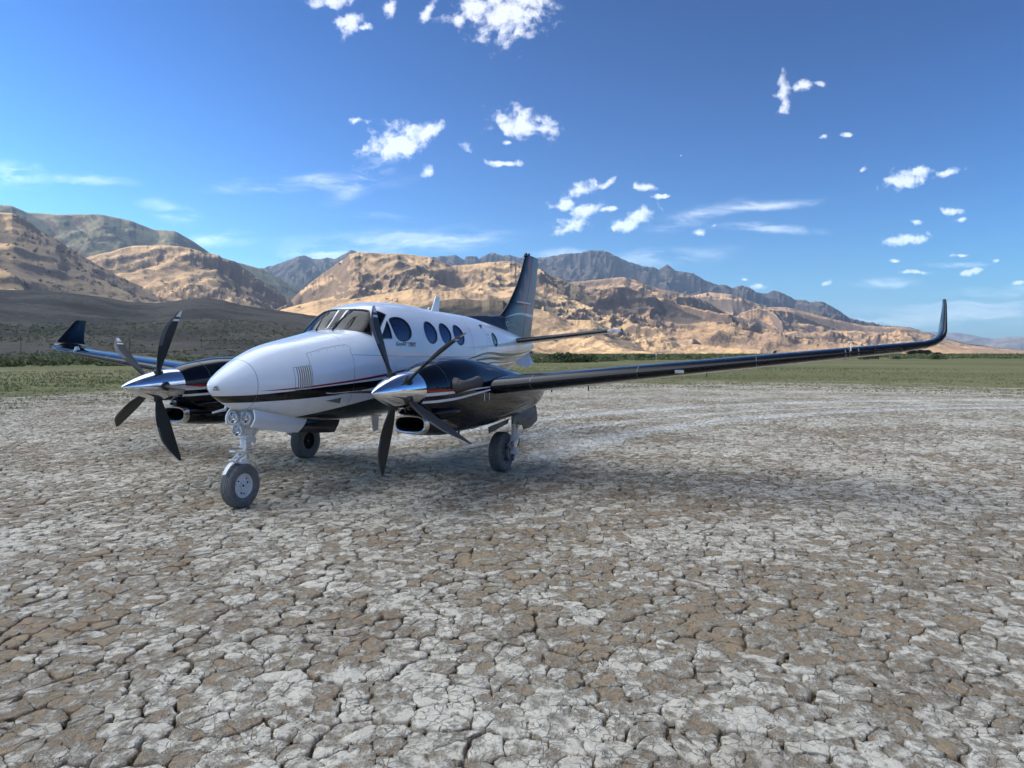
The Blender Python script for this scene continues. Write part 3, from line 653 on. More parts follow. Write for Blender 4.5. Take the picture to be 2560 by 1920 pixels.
# aerofoil lofts ----------------------------------------------------------------
def foil(n=22, t=.13, camber=.0):
    """unit chord section starting at the trailing edge, over the top to the nose, back underneath"""
    b = np.linspace(0, math.pi, n); x = (1 - np.cos(b)) / 2; y = 5 * t * (.2969 * np.sqrt(x) - .126 * x - .3516 * x ** 2 + .2843 * x ** 3 - .1036 * x ** 4)
    up = np.stack([x, y], -1)[::-1]; lo = np.stack([x, -y * .85], -1)[1:]; return np.concatenate([up, lo])
m_wing = bpy.data.materials.new('wing_top_paint')
m_wtop = m_black; m_wbot = mat('wing_underside_paint', (.42,.40,.37), .32, coat=.5); grime(m_wbot, .3, 3)
m_bootr = mat('deicer_boot', (.006,.007,.010), .3, coat=.6, coat_rough=.06, spec=0); grime(m_bootr, .04, 5, (.04, .1), (.1,.09,.08))
def loft_foil(name, secs, mats, parent, boot=.09, n=22, lowi=1, booti=2, caps=True):
    """secs: (LE point, chord, thickness, up-vector); faces: 0 upper, 1 lower, 2 leading edge"""
    b = MB(); rows = []
    for le, ch, t, up in secs:
        f = foil(n, t); le = np.array(le, float); up = np.array(up, float); up /= np.linalg.norm(up); rows.append([le + np.array([1, 0, 0]) * x * ch + up * y * ch for x, y in f])
    m = len(rows[0]); b.grid(rows, 0)
    f = foil(n, .1); mi = []
    for i in range(len(rows) - 1):
        for j in range(m - 1):
            xm = (f[j, 0] + f[j + 1, 0]) / 2; mi.append(booti if xm < boot else 0 if j < n - 1 else lowi)
    b.m = mi
    if caps: b.add(rows[-1], [tuple(range(m))], 0)
    return b.build(name, mats, parent, sharp=50)
for sd in (-1, 1):
    U = lambda a: (0, -sd * math.sin(R(a)), math.cos(R(a)))
    ws = []
    for y in np.linspace(2.2, 7.6, 14):
        u = (y - 2.45) / 5.2; ws.append(((2.28 + .80 * u, sd * y, 1.44 + .545 * u), 2.05 - .98 * u, .15 - .02 * u, U(6)))
    for y, z, x, ch, a in ((7.75,2.005,3.14,.98,9),(7.88,2.022,3.20,.92,16),(7.98,2.05,3.26,.84,28),(8.05,2.09,3.33,.74,45),(8.095,2.14,3.40,.66,62),(8.12,2.20,3.47,.60,74),(8.15,2.38,3.67,.44,81),(8.175,2.55,3.85,.31,83),(8.18,2.61,3.92,.26,84),(8.18,2.63,3.96,.22,84)):
        ws.append(((x, sd * y, z), ch, .12, U(a)))
    w = loft_foil('wing', ws[:15], [m_wtop, m_wbot, m_bootr], plane, boot=.10); w['label'] = 'black outer wing with pale underside'
    wl = loft_foil('winglet', ws[14:], [m_wtop, m_black, m_bootr], w, boot=.06)
    # centre section between cabin and nacelle
    loft_foil('wing_center_section', [((2.28, sd * y, 1.33 + .03 * (y - .6)), 2.15, .15, (0, 0, 1)) for y in (.55, 1.2, 1.9, 2.25)], [m_wtop, m_wbot, m_bootr], plane)
    # details along the leading edge
    def onwing(y, cx, off=0, low=False):
        u = (y - 2.45) / 5.2; ch = 2.05 - .98 * u; t = .15 - .02 * u; yy = 5 * t * (.2969 * math.sqrt(cx) - .126 * cx - .3516 * cx ** 2 + .2843 * cx ** 3 - .1036 * cx ** 4) * (-.85 if low else 1)
        return Vector((2.28 + .80 * u + cx * ch, sd * (y - yy * ch * .1), 1.44 + .545 * u + yy * ch + (-off if low else off)))
    b = MB()
    for y in (2.95, 4.4, 5.9, 7.0):
        rows = [[onwing(y + dy, cx, .002, low) for cx, low in ((.10, 0), (.05, 0), (.02, 0), (.006, 0), (.001, 1), (.01, 1), (.04, 1), (.1, 1))] for dy in (0, .006)]
        b.grid(rows)
    b.build('boot_seam', m_grey, w)
    b = MB(); p = onwing(4.95, .004, 0, True); b.box(p + Vector((-.004, 0, -.01)), (.02, .12, .045)); b.build('stall_vane_plate', m_lip, w, bevel=.005)
    b = MB(); p = onwing(7.02, .03, 0); b.plate([p + Vector((-.02, -.004, -.02)), p + Vector((.14, -.004, 0)), p + Vector((.10, -.004, .10)), p + Vector((.03, -.004, .09))], .008, (0, 1, 0)); b.build('stall_fence', m_lip, w, bevel=.002)
    b = MB()
    for y in (6.95, 7.10): b.grid([[onwing(y + dy, cx, .003, low) for cx, low in ((.05, 0), (.02, 0), (.004, 0), (.004, 1), (.03, 1))] for dy in (0, .012)])
    b.build('trim_strip', m_grey, w)
    b = MB()
    rows = [[onwing(y, cx, .004, low) for cx, low in ((.03, 0), (.012, 0), (.003, 0), (.003, 1), (.012, 1))] for y in np.linspace(7.28, 7.6, 6)]
    b.grid(rows)
    if sd < 0: b.build('landing_light_lens', glass(bpy.data.materials.get('lens_glass') or (lambda m: (setattr(m, 'use_nodes', True), m)[1])(bpy.data.materials.new('lens_glass')), (.7,.75,.8), .03, 1.7), w)
    b = MB()
    for y, cx in ((2.9, .55), (3.6, .30), (5.2, .5)): p = onwing(y, cx, .0, True); b.box(p - Vector((0, 0, .03)), (.02, .015, .07))
    b.build('static_wick', m_seal, w)
    # flap and aileron trailing panels under the rear of the wing
    b = MB(); rows = [[onwing(y, cx, .0025, True) for cx in (.735, .745)] for y in np.linspace(2.6, 7.4, 12)]; b.grid(rows)
    for y in (5.0, 7.38): b.grid([[onwing(y + dy, cx, .0025, True) for cx in (.74, .85, .99)] for dy in (0, .01)])
    b.build('aileron_gap', m_line, w)
    # tailplane
    hs_ = [((8.33 + .17 * u, sd * (.10 + 2.36 * u), 2.17 + .235 * u), 1.42 - .58 * u, .115, U(5)) for u in np.linspace(0, 1, 8)]
    h = loft_foil('tailplane', hs_, [m_wtop, m_wbot, m_bootr], plane, boot=.075)
    tp = [((8.50 + dx, sd * (2.46 + dy), 2.405 + dz), ch, .11, U(5)) for dx, dy, dz, ch in ((0, 0, 0, .84), (.02, .06, .006, .83), (.08, .10, .012, .79), (.2, .12, .015, .66))]
    loft_foil('tailplane_tip', tp, [m_white, m_white, m_white], h)
    b = MB(); b.box((9.0, sd * 1.1, 2.21), (.05, .03, .03)); b.box((9.1, sd * 1.9, 2.30), (.05, .03, .03)); b.build('hinge_fairing', m_grey, h, bevel=.005)
    b = MB(); P = [[(8.33 + .17 * u + (1.42 - .58 * u) * c_, sd * (.10 + 2.36 * u), 2.17 + .235 * u - (1.42 - .58 * u) * .04 - .003) for c_ in (.60, .608)] for u in np.linspace(.05, .98, 8)]
    b.grid(P); b.build('elevator_gap', m_line, h)
# fin, rudder, dorsal fin
m_fin = mat('fin_paint', (.03,.05,.055), .4, coat=.5, coat_rough=.06, spec=.1)
nt = m_fin.node_tree; (X, Y, Zc), OV = xyz(nt)
LEX = fcurve(nt, Zc, [(2.3,8.0),(2.78,8.25),(3.12,8.77),(3.52,9.23),(3.95,9.59),(4.31,9.84),(4.5,9.9)], x0=2., x1=5., z0=7., z1=12.)
bx = M(nt, 'SUBTRACT', X, LEX)
c = MIX(nt, SS(nt, bx, .05, .7), (.004,.006,.009), (.14,.18,.185))
def swirl(cx, cz, r, w, a0):                                       # airbrushed red ribbons
    dx = M(nt, 'SUBTRACT', X, cx); dz = M(nt, 'MULTIPLY', M(nt, 'SUBTRACT', Zc, cz), .55); d = M(nt, 'SQRT', M(nt, 'ADD', M(nt, 'MULTIPLY', dx, dx), M(nt, 'MULTIPLY', dz, dz)))
    return SS(nt, M(nt, 'ABSOLUTE', M(nt, 'SUBTRACT', d, r)), w, w * .55)
rib = M(nt, 'MAXIMUM', M(nt, 'MULTIPLY', swirl(9.35, 3.25, .88, .17, 0), M(nt, 'GREATER_THAN', X, 9.55)), M(nt, 'MULTIPLY', swirl(9.05, 3.3, .72, .10, 0), M(nt, 'GREATER_THAN', X, 9.35)))
rib = M(nt, 'MAXIMUM', rib, M(nt, 'MULTIPLY', swirl(9.75, 3.75, .42, .09, 0), M(nt, 'LESS_THAN', X, 9.66)))
rib = M(nt, 'MULTIPLY', rib, M(nt, 'MULTIPLY', SS(nt, bx, .12, .3), SS(nt, Zc, 2.5, 2.7)))
c = MIX(nt, M(nt, 'MULTIPLY', rib, .85), c, (.34,.085,.085))
sw = between(nt, Zc, fcurve(nt, X, [(8.4,2.74),(8.8,2.80),(9.3,2.845),(10.1,2.83),(10.8,2.81)]), fcurve(nt, X, [(8.4,2.745),(8.8,2.835),(9.3,2.90),(10.1,2.905),(10.8,2.89)], ), .004)
c = MIX(nt, sw, c, (.62,.66,.70)); nt.links.new(c, bsdf(m_fin).inputs['Base Color']); grime(m_fin, .15, 3, (.03, .1), (.2,.18,.16))
zf = np.array([2.25,2.45,2.62,2.74,2.80,2.9,3.02,3.12,3.3,3.52,3.75,3.95,4.12,4.24,4.31,4.35,4.365])
lex = prof((2.25,7.9),(2.62,8.12),(2.76,8.2),(2.82,8.30),(2.9,8.44),(3.02,8.64),(3.12,8.77),(3.3,8.99),(3.52,9.23),(3.95,9.59),(4.24,9.78),(4.31,9.84),(4.365,9.95))
tex = prof((2.25,10.22),(3.12,10.49),(3.95,10.72),(4.365,10.80)); hx = prof((2.25,9.50),(2.35,9.53),(4.18,10.23),(4.365,10.30))
def vfin(name, a, b_, t, mt, zz, nose=True):
    mb = MB(); rows = []
    for z in zz:
        l, r_ = float(lex(z)), float(tex(z)); f = foil(20, .085 if z < 4.2 else .07); ch = r_ - l; lo, hi = a(z), b_(z); row = []
        ys = lambda x: np.interp((x - l) / ch, f[:20, 0][::-1], f[:20, 1][::-1]) * ch
        b0 = np.linspace(0, math.pi, 16); xx = lo + (hi - lo) * (1 - np.cos(b0)) / 2
        row = [(x, ys(x), z) for x in xx[::-1]] + [(x, -ys(x), z) for x in xx[1:]]
        rows.append(row)
    mb.grid(rows); mb.add(rows[-1], [tuple(range(len(rows[-1])))]); n_ = len(rows[0])
    mb.grid([[r[0] for r in rows], [r[-1] for r in rows]]); return mb.build(name, mt, plane, sharp=60)
fin = vfin('tail_fin', lambda z: float(lex(z)), lambda z: float(hx(z)), .085, m_fin, zf); fin['label'] = 'dark airbrushed tail fin with red ribbons'
rud = vfin('rudder', lambda z: float(hx(z)) + .014, lambda z: float(tex(z)), .085, m_fin, zf)
top = vfin('fin_cap', lambda z: float(lex(z)) + .02, lambda z: float(tex(z)), .08, m_black, np.array([4.366, 4.378])); 
b = MB(); b.tube([(9.88, 0, 4.33), (9.90, 0, 4.37), (9.92, 0, 4.41), (9.92, 0, 4.425)], [.05, .045, .035, .01], 12); b.tube([(10.12, 0, 4.37), (10.12, 0, 4.43), (10.12, 0, 4.44)], [.03, .028, .01], 10); b.build('beacon', m_seal, fin)
b = MB(); x_ = np.linspace(6.2, 8.35, 16); zt_ = np.interp(x_, [6.2, 6.35, 8.2, 8.35], [2.655, 2.67, 2.785, 2.83]); hw_ = np.interp(x_, [6.2, 8.3], [.015, .07])
b.grid([[(x, -w_ - .10, float(ZT(x)) - .08) for x, w_ in zip(x_, hw_)], [(x, -w_ * .8, z - .03) for x, w_, z in zip(x_, hw_, zt_)], [(x, 0, z) for x, z in zip(x_, zt_)], [(x, w_ * .8, z - .03) for x, w_, z in zip(x_, hw_, zt_)], [(x, w_ + .10, float(ZT(x)) - .08) for x, w_ in zip(x_, hw_)]]); b.build('dorsal_fin', m_fin, plane, sharp=70)
for sd in (-1, 1):
    yb = sd * .10; b = MB(); b.tube([(9.05, yb, 3.14), (9.1, yb * 1.4, 3.14), (9.35, yb * 1.7, 3.14), (9.75, yb * 1.7, 3.14), (9.85, yb * .9, 3.14)], [.012, .02, .022, .018, .01], 10); b.build('towel_bar_antenna', m_silver, fin)
b = MB()
for (xa, za), (xb, zb) in (((8.24, 2.80), (8.24, 2.5)), ((8.6, 2.62), (9.6, 2.60)), ((9.0, 2.78), (9.0, 2.45)), ((9.35, 2.84), (9.38, 2.45))):
    for sd in (-1,):
        def yf(x, z): l, r_ = float(lex(z)), float(tex(z)); f = foil(20, .085); return -np.interp((x - l) / (r_ - l), f[:20, 0][::-1], f[:20, 1][::-1]) * (r_ - l) - .0015
        pts = [(xa + (xb - xa) * i / 8, za + (zb - za) * i / 8) for i in range(9)]; dx, dz = (.004, 0) if abs(xb - xa) < abs(zb - za) else (0, .004)
        b.grid([[(x - dx, yf(x, z), z - dz) for x, z in pts], [(x + dx, yf(x, z), z + dz) for x, z in pts]])
b.build('panel_line', m_line, fin)
mm = text('KingAir', (8.34, -1, 2.535), FRONT, .17, m_white, shear=.3, sx=1.25, bold=.002)
co = np.zeros(len(mm.vertices) * 3); mm.vertices.foreach_get('co', co); co = co.reshape(-1, 3)
co[:, 1] = [yf(x, z) - .006 for x, _, z in co]; mm.vertices.foreach_set('co', co.ravel()); mm.update(); mobj('lettering', mm, fin)
for sd in (-1, 1):                                                # ventral strakes
    b = MB(); b.plate([(9.05, sd * .08, 1.68), (9.1, sd * .20, 1.57), (9.45, sd * .24, 1.585), (9.85, sd * .22, 1.66), (9.9, sd * .08, 1.90)], .02, (0, sd * .6, .3)); b.build('ventral_strake', m_white, plane, bevel=.004)

# ------------------------------------------------------------------ landing gear
m_tyre = mat('dusty_tyre', (.03,.032,.035), .8)
nt = m_tyre.node_tree; (X, Y, Zc), OV = xyz(nt)
rad = M(nt, 'SQRT', M(nt, 'ADD', M(nt, 'MULTIPLY', X, X), M(nt, 'MULTIPLY', Zc, Zc)))
nn = noise(nt, OV, 26, 5, .7); dust = M(nt, 'ADD', M(nt, 'MULTIPLY', SS(nt, nn, .35, .7), .35), .42)
nt.links.new(MIX(nt, dust, (.028,.030,.034), (.22,.225,.225)), bsdf(m_tyre).inputs['Base Color'])
def wheel(name, c, Rr, W, rimR, rimmat, parent, bolts=6, hubdepth=.03, facing=-1):
    t = MB(); h = W / 2; P = []
    base = [(-.62, rimR), (-.80, rimR + .012), (-.98, rimR + (Rr - rimR) * .32), (-1.0, rimR + (Rr - rimR) * .52), (-.93, rimR + (Rr - rimR) * .78), (-.80, Rr - .018), (-.66, Rr - .006)]
    gro = []
    for g0 in (-.50, -.17, .17, .50): gro += [(g0 - .05, Rr - abs(g0) * .01), (g0 - .035, Rr - .012), (g0 + .035, Rr - .012), (g0 + .05, Rr - abs(g0) * .01)]
    P = [(a * h, r) for a, r in base + gro + [(-a, r) for a, r in base[::-1]]]
    t.lathe(P, 64, 'y', (0, 0, 0), close=True); ty = t.build(name, m_tyre, parent, sharp=55); ty.location = c
    w = MB(); f = facing
    prof_ = [(f * h * .66, rimR + .004), (f * h * .72, rimR - .004), (f * h * .66, rimR - .016), (f * h * .40, rimR - .022), (f * h * .30, rimR - .03), (f * h * .34, rimR * .55), (f * h * .42, rimR * .36), (f * h * .66, rimR * .33), (f * h * .68, rimR * .26), (f * h * .55, rimR * .25), (f * h * .52, 0)]
    w.lathe(prof_, 48, 'y'); w.lathe([(-f * h * .66, rimR + .004), (-f * h * .70, rimR - .01), (-f * h * .3, rimR - .02), (-f * h * .2, 0)], 48, 'y')
    r_ = w.build('wheel_rim', rimmat, ty, sharp=30)
    bo_ = MB()
    for k in range(bolts):
        a = 2 * math.pi * k / bolts + .3; rr_ = rimR * .62; bo_.lathe([(f * h * .30, .011), (f * h * .30 + f * .012, .011), (f * h * .30 + f * .012, 0)], 6, 'y', (rr_ * math.cos(a), 0, rr_ * math.sin(a)))
        a += .5; bo_.lathe([(f * h * .325, .012), (f * h * .325 + f * .001, .0)], 10, 'y', (rimR * .72 * math.cos(a), 0, rimR * .72 * math.sin(a)))
    bo_.lathe([(f * h * .53, rimR * .2), (f * h * .535, 0)], 16, 'y'); bo_.build('wheel_bolts', m_dark, ty)
    return ty
# nose gear
g = MB(); g.tube([(.14, 0, 1.30), (.115, 0, 1.05), (.10, 0, .80)], [.075, .068, .050], 20); g.tube([(.10, 0, .84), (.095, 0, .74)], [.068, .066], 20)
g.tube([(.10, -.06, .98), (.16, -.075, .80)], .018, 8); g.tube([(.20, -.02, 1.22), (.30, -.02, .98), (.13, -.02, .82)], [.03, .03, .03], 10)
g.tube([(.0, -.075, .83), (.18, -.075, .83)], .028, 12); g.box((.10, 0, .88), (.10, .14, .06)); g.box((.10, 0, .75), (.10, .12, .025)); g.box((.10, -.02, .69), (.08, .10, .02)); g.tube([(.04, -.06, .80), (.02, -.06, .70)], .012, 8); g.tube([(.15, -.07, 1.0), (.19, -.07, .78)], .014, 8); g.box((.05, 0, 1.0), (.05, .12, .12))
gear = g.build('nose_gear', m_gear, plane, bevel=.004); gear['label'] = 'white nose gear leg with three landing lights'
b = MB(); b.tube([(.095, 0, .80), (.085, 0, .56)], .036, 18); b.build('strut_piston', m_piston, gear)
b = MB(); b.box((.06, .0, .70), (.08, .15, .02)); b.box((-.05, -.02, .705), (.18, .04, .022), rot=Matrix.Rotation(R(6), 3, 'Y')); b.box((.0, -.06, .70), (.20, .016, .016)); b.tube([(-.13, -.06, .715), (-.13, .04, .715)], .014, 8)
b.build('steering_link', m_gear, gear, bevel=.003)
for nm, a_, c_ in (('torque_link', (.055, 0, .68), (-.115, 0, .60)), ('torque_link', (-.115, 0, .60), (.05, 0, .525))):
    b = MB()
    for y in (-.035, .035): b.tube([(a_[0], y * (1.5 if a_[0] > 0 else .6), a_[2]), (c_[0], y * (1.5 if c_[0] > 0 else .6), c_[2])], .014, 8)
    b.tube([(a_[0], -.055, a_[2]), (a_[0], .055, a_[2])], .02, 10); b.tube([(c_[0], -.04, c_[2]), (c_[0], .04, c_[2])], .02, 10); b.tube([((a_[0] + c_[0]) / 2, -.03, (a_[2] + c_[2]) / 2), ((a_[0] + c_[0]) / 2, .03, (a_[2] + c_[2]) / 2)], .010, 8)
    b.build(nm, m_gear, gear)
b = MB(); b.tube([(.085, 0, .60), (.08, 0, .50)], [.055, .052], 18); b.box((.07, .05, .535), (.11, .14, .06)); b.tube([(.075, .11, .54), (.05, .135, .42), (.0, .135, .28)], [.034, .03, .034], 12); b.tube([(0, .145, .28), (0, -.02, .28)], .022, 12); b.build('wheel_fork', m_gear, gear, bevel=.004)
b = MB(); aa = np.linspace(R(112), R(150), 8); b.grid([[(.325 * math.cos(a) + .01, y, .29 + .325 * math.sin(a)) for a in aa] for y in (-.028, .0, .028)]); b.build('mud_guard', m_white, gear)
wheel('nose_tyre', (0, 0, .275), .281, .165, .150, m_gear, plane, bolts=3, facing=-1)
m_lens = glass((lambda m: (setattr(m, 'use_nodes', True), m)[1])(bpy.data.materials.new('light_glass')), (.9,.9,.9), .02, 1.5)
m_doord = mat('dark_door_paint', (.04,.045,.05), .5, coat=.15); grime(m_doord, .3, 4)
for (x, y, z) in ((-.07, .035, 1.125), (-.03, -.135, 1.125), (-.055, -.015, .965)):
    b = MB(); b.lathe([(.10, .0), (.095, .04), (.05, .072), (.0, .078), (-.012, .080), (-.012, .070), (0, .066)], 28, 'x', (x, y, z)); b.tube([(x + .08, y, z), (.1, 0, z)], .02, 8); L_ = b.build('landing_light', m_gear, plane)
    k = MB(); k.lathe([(.045, .0), (.03, .04), (.0, .067)], 28, 'x', (x - .004, y, z)); k.build('light_reflector', m_chrome, L_)
    k = MB(); k.lathe([(-.012, .0), (-.008, .04), (.0, .068)], 28, 'x', (x - .004, y, z)); k.build('light_lens', m_lens, L_)
    k = MB(); k.box((x + .012, y, z), (.02, .03, .03)); k.build('bulb', m_gear, L_)
# nose gear doors, hinged open on both sides of the bay
b = MB(); n = 14; outer = []
xb = np.linspace(-.08, 1.66, n); zt_ = np.interp(xb, [-.08, .54, .76, 1.2, 1.66], [1.235, 1.105, 1.06, 1.0, .965]); zb_ = np.interp(xb, [-.13, .0, .54, 1.46, 1.66], [1.04, 1.01, .905, .81, .80])
rows = []
for x, zt1, zb1 in zip(xb, zt_, zb_):
    row = []
    for k in range(7):
        u = k / 6; xs_ = x - .07 * u + .0 if x < .3 else x - .16 * u * (x - .3) / 1.36 - .07 * u * (1 - (x - .3) / 1.36); row.append((xs_, -.30 - .035 * math.sin(math.pi * u) * (1.2 - x * .6) - .02 * u, zt1 + (zb1 - zt1) * u))
    rows.append(row)
rows_in = [[(p[0], p[1] + .018, p[2]) for p in r] for r in rows]
b.grid(rows, 0); b.grid(rows_in, 1)
edge = [r[0] for r in rows], [r[0] for r in rows_in]; b.grid(edge); edge = [r[-1] for r in rows], [r[-1] for r in rows_in]; b.grid(edge); b.grid([rows[0], rows_in[0]]); b.grid([rows[-1], rows_in[-1]])
m_door = mat('gear_door_paint', (.74,.75,.76), .3, coat=.8); ntd = m_door.node_tree; (dX, dY, dZ), dO = xyz(ntd)
lim = M(ntd, 'ADD', .50, M(ntd, 'MULTIPLY', M(ntd, 'SUBTRACT', dZ, .85), 1.35)); ntd.links.new(MIX(ntd, M(ntd, 'GREATER_THAN', dX, M(ntd, 'ADD', lim, .17)), (.74,.75,.76), (.008,.008,.01)), bsdf(m_door).inputs['Base Color'])
d_ = b.build('nose_gear_door', [m_door, m_white], plane); d_['label'] = 'open nose gear door, white in front and black behind'
d2 = bpy.data.objects.new('nose_gear_door', d_.data.copy()); d2.data.transform(Matrix.Translation((.18, -.06, 0)) @ Matrix.Diagonal((.9, -1, 1, 1))); d2.data.flip_normals(); link(d2, plane)
# main gear
for sd in (-1, 1):
    xg, yg = 3.76, sd * 2.17
    g = MB(); g.tube([(xg, yg, 1.0), (xg, yg, .56)], [.06, .058], 18); g.tube([(xg, yg, .60), (xg, yg, .545)], [.072, .072], 18); g.box((xg - .02, yg, .53), (.11, .10, .06)); g.tube([(xg + .02, yg, .66), (xg + .07, yg - sd * .0, .66)], .03, 8)
    o = g.build('main_gear', m_gear, plane, bevel=.003); o['label'] = 'main landing gear leg under engine nacelle'
    b = MB(); b.tube([(xg, yg, .56), (xg, yg, .36)], .042, 18); b.build('strut_piston', m_piston, o)
    b = MB(); b.tube([(xg, yg, .40), (xg - .01, yg, .32), (xg - .02, yg - sd * .02, .30)], [.06, .062, .05], 14); b.tube([(xg - .03, yg, .325), (xg - .03, yg - sd * .2, .325)], .045, 12); b.build('axle_casting', m_gear, o)
    for p0, p1 in (((xg - .03, .54), (xg - .20, .46)), ((xg - .20, .46), (xg - .03, .35))):
        b = MB()
        for y in (-.03, .03): b.tube([(p0[0], yg + y, p0[1]), (p1[0], yg + y, p1[1])], .013, 8)
        b.tube([(p0[0], yg - .05, p0[1]), (p0[0], yg + .05, p0[1])], .02, 8); b.tube([(p1[0], yg - .05, p1[1]), (p1[0], yg + .05, p1[1])], .02, 8); b.build('torque_link', m_gear, o)
    b = MB(); cy_ = yg - sd * .085; b.lathe([(-.03, .0), (-.03, .13), (.03, .13), (.03, 0)], 24, 'y', (3.73, cy_, .325))
    for k in range(4): a = R(-60 + k * 40); b.box((3.73 + .12 * math.cos(a), cy_ + sd * .03, .325 + .12 * math.sin(a)), (.07, .06, .07), rot=Matrix.Rotation(-a, 3, 'Y'))
    b.build('brake_disc', m_grey, o, bevel=.006)
    b = MB(); b.tube([(xg + .06, yg, .66), (xg + .13, yg + sd * .02, .58), (xg + .14, yg + sd * .02, .47), (xg + .06, yg + sd * .01, .38), (xg + .02, yg - sd * .04, .30)], .009, 8); b.build('brake_hose', m_seal, o)
    ty = wheel('main_tyre', (3.73, sd * 1.945, .320), .328, .22, .155, m_dark if sd > 0 else m_grey, plane, bolts=8, facing=-1 if sd > 0 else 1); ty['label'] = 'dusty main wheel tyre'
    if sd > 0:
        k = MB(); k.lathe([(-.075, .165), (-.082, .160), (-.075, .15)], 48, 'y'); k.lathe([(-.06, .0), (-.06, .02), (-.05, .02)], 12, 'y'); k.build('rim_edge', m_grey, ty)
    yd = sd * 2.33
    b = MB(); prf = [(3.30,.915),(4.18,1.0),(4.30,.98),(4.345,.90),(4.33,.76),(4.02,.68),(3.70,.665),(3.68,.71),(3.63,.75),(3.52,.755),(3.46,.80),(3.22,.80)]
    b.plate([(x, yd + sd * (.02 - .25 * (z - .7) ** 2), z + .03) for x, z in prf], .014, (0, -sd, 0)); b.build('main_gear_door', m_doord if sd < 5 else m_black, plane, bevel=.002)['label'] = 'dark main gear door hanging open beside the strut'
    b = MB(); yi = sd * 1.72; b.plate([(x, yi, z) for x, z in [(3.0,.90),(4.3,.97),(4.3,.80),(3.05,.74)]], .014, (0, sd, 0)); b.build('main_gear_door', m_doord, plane, bevel=.002)
    b = MB(); yi = sd * 2.26; b.plate([(x, yi, z) for x, z in [(2.52,.85),(3.3,.90),(3.24,.83),(2.54,.755)]], .012, (0, -sd, 0)); b.build('main_gear_door', m_doord, plane, bevel=.002)
# ================================================================== the dry lake, the valley and the mountains
rs = np.random.RandomState(7)
def _h(ix, iy, s):
    n = (ix.astype(np.int64) * 374761393 + iy.astype(np.int64) * 668265263 + s * 2147483) & 0x7fffffff
    n = ((n ^ (n >> 13)) * 1274126177) & 0x7fffffff; return n ^ (n >> 16)
def perlin(x, y, s=0):
    x = np.asarray(x, float); y = np.asarray(y, float)
    xi, yi = np.floor(x), np.floor(y); fx, fy = x - xi, y - yi; u, v = fx ** 3 * (fx * (fx * 6 - 15) + 10), fy ** 3 * (fy * (fy * 6 - 15) + 10)
    def g(a, b, dx, dy):
        t = (_h(a, b, s) & 1023) * (2 * np.pi / 1024); return np.cos(t) * dx + np.sin(t) * dy
    n00, n10, n01, n11 = g(xi, yi, fx, fy), g(xi + 1, yi, fx - 1, fy), g(xi, yi + 1, fx, fy - 1), g(xi + 1, yi + 1, fx - 1, fy - 1)
    return ((n00 * (1 - u) + n10 * u) * (1 - v) + (n01 * (1 - u) + n11 * u) * v) * 1.4
def fbm(x, y, o=5, s=0, g=.5):
    a, t, f = 1, 0, 1
    for i in range(o): t = t + a * perlin(x * f + 17.3 * i, y * f - 9.1 * i, s + i); a *= g; f *= 2.03
    return t
def ridged(x, y, o=5, s=0, g=.5):
    a, t, f, w = 1, 0, 1, 1
    for i in range(o):
        n = (1 - np.abs(perlin(x * f + 5.7 * i, y * f + 3.1 * i, s + i))) ** 2 * w; t = t + a * n; w = np.clip(n * 1.6, 0, 1); a *= g; f *= 2.1
    return t
def W2(lat, fwd):                                                  # metres right of / ahead of the photographer -> world xy
    return CAM[0] + FW[0] * fwd + RT[0] * lat, CAM[1] + FW[1] * fwd + RT[1] * lat
PX = lambda px: math.atan((px - 1280) / 1783)

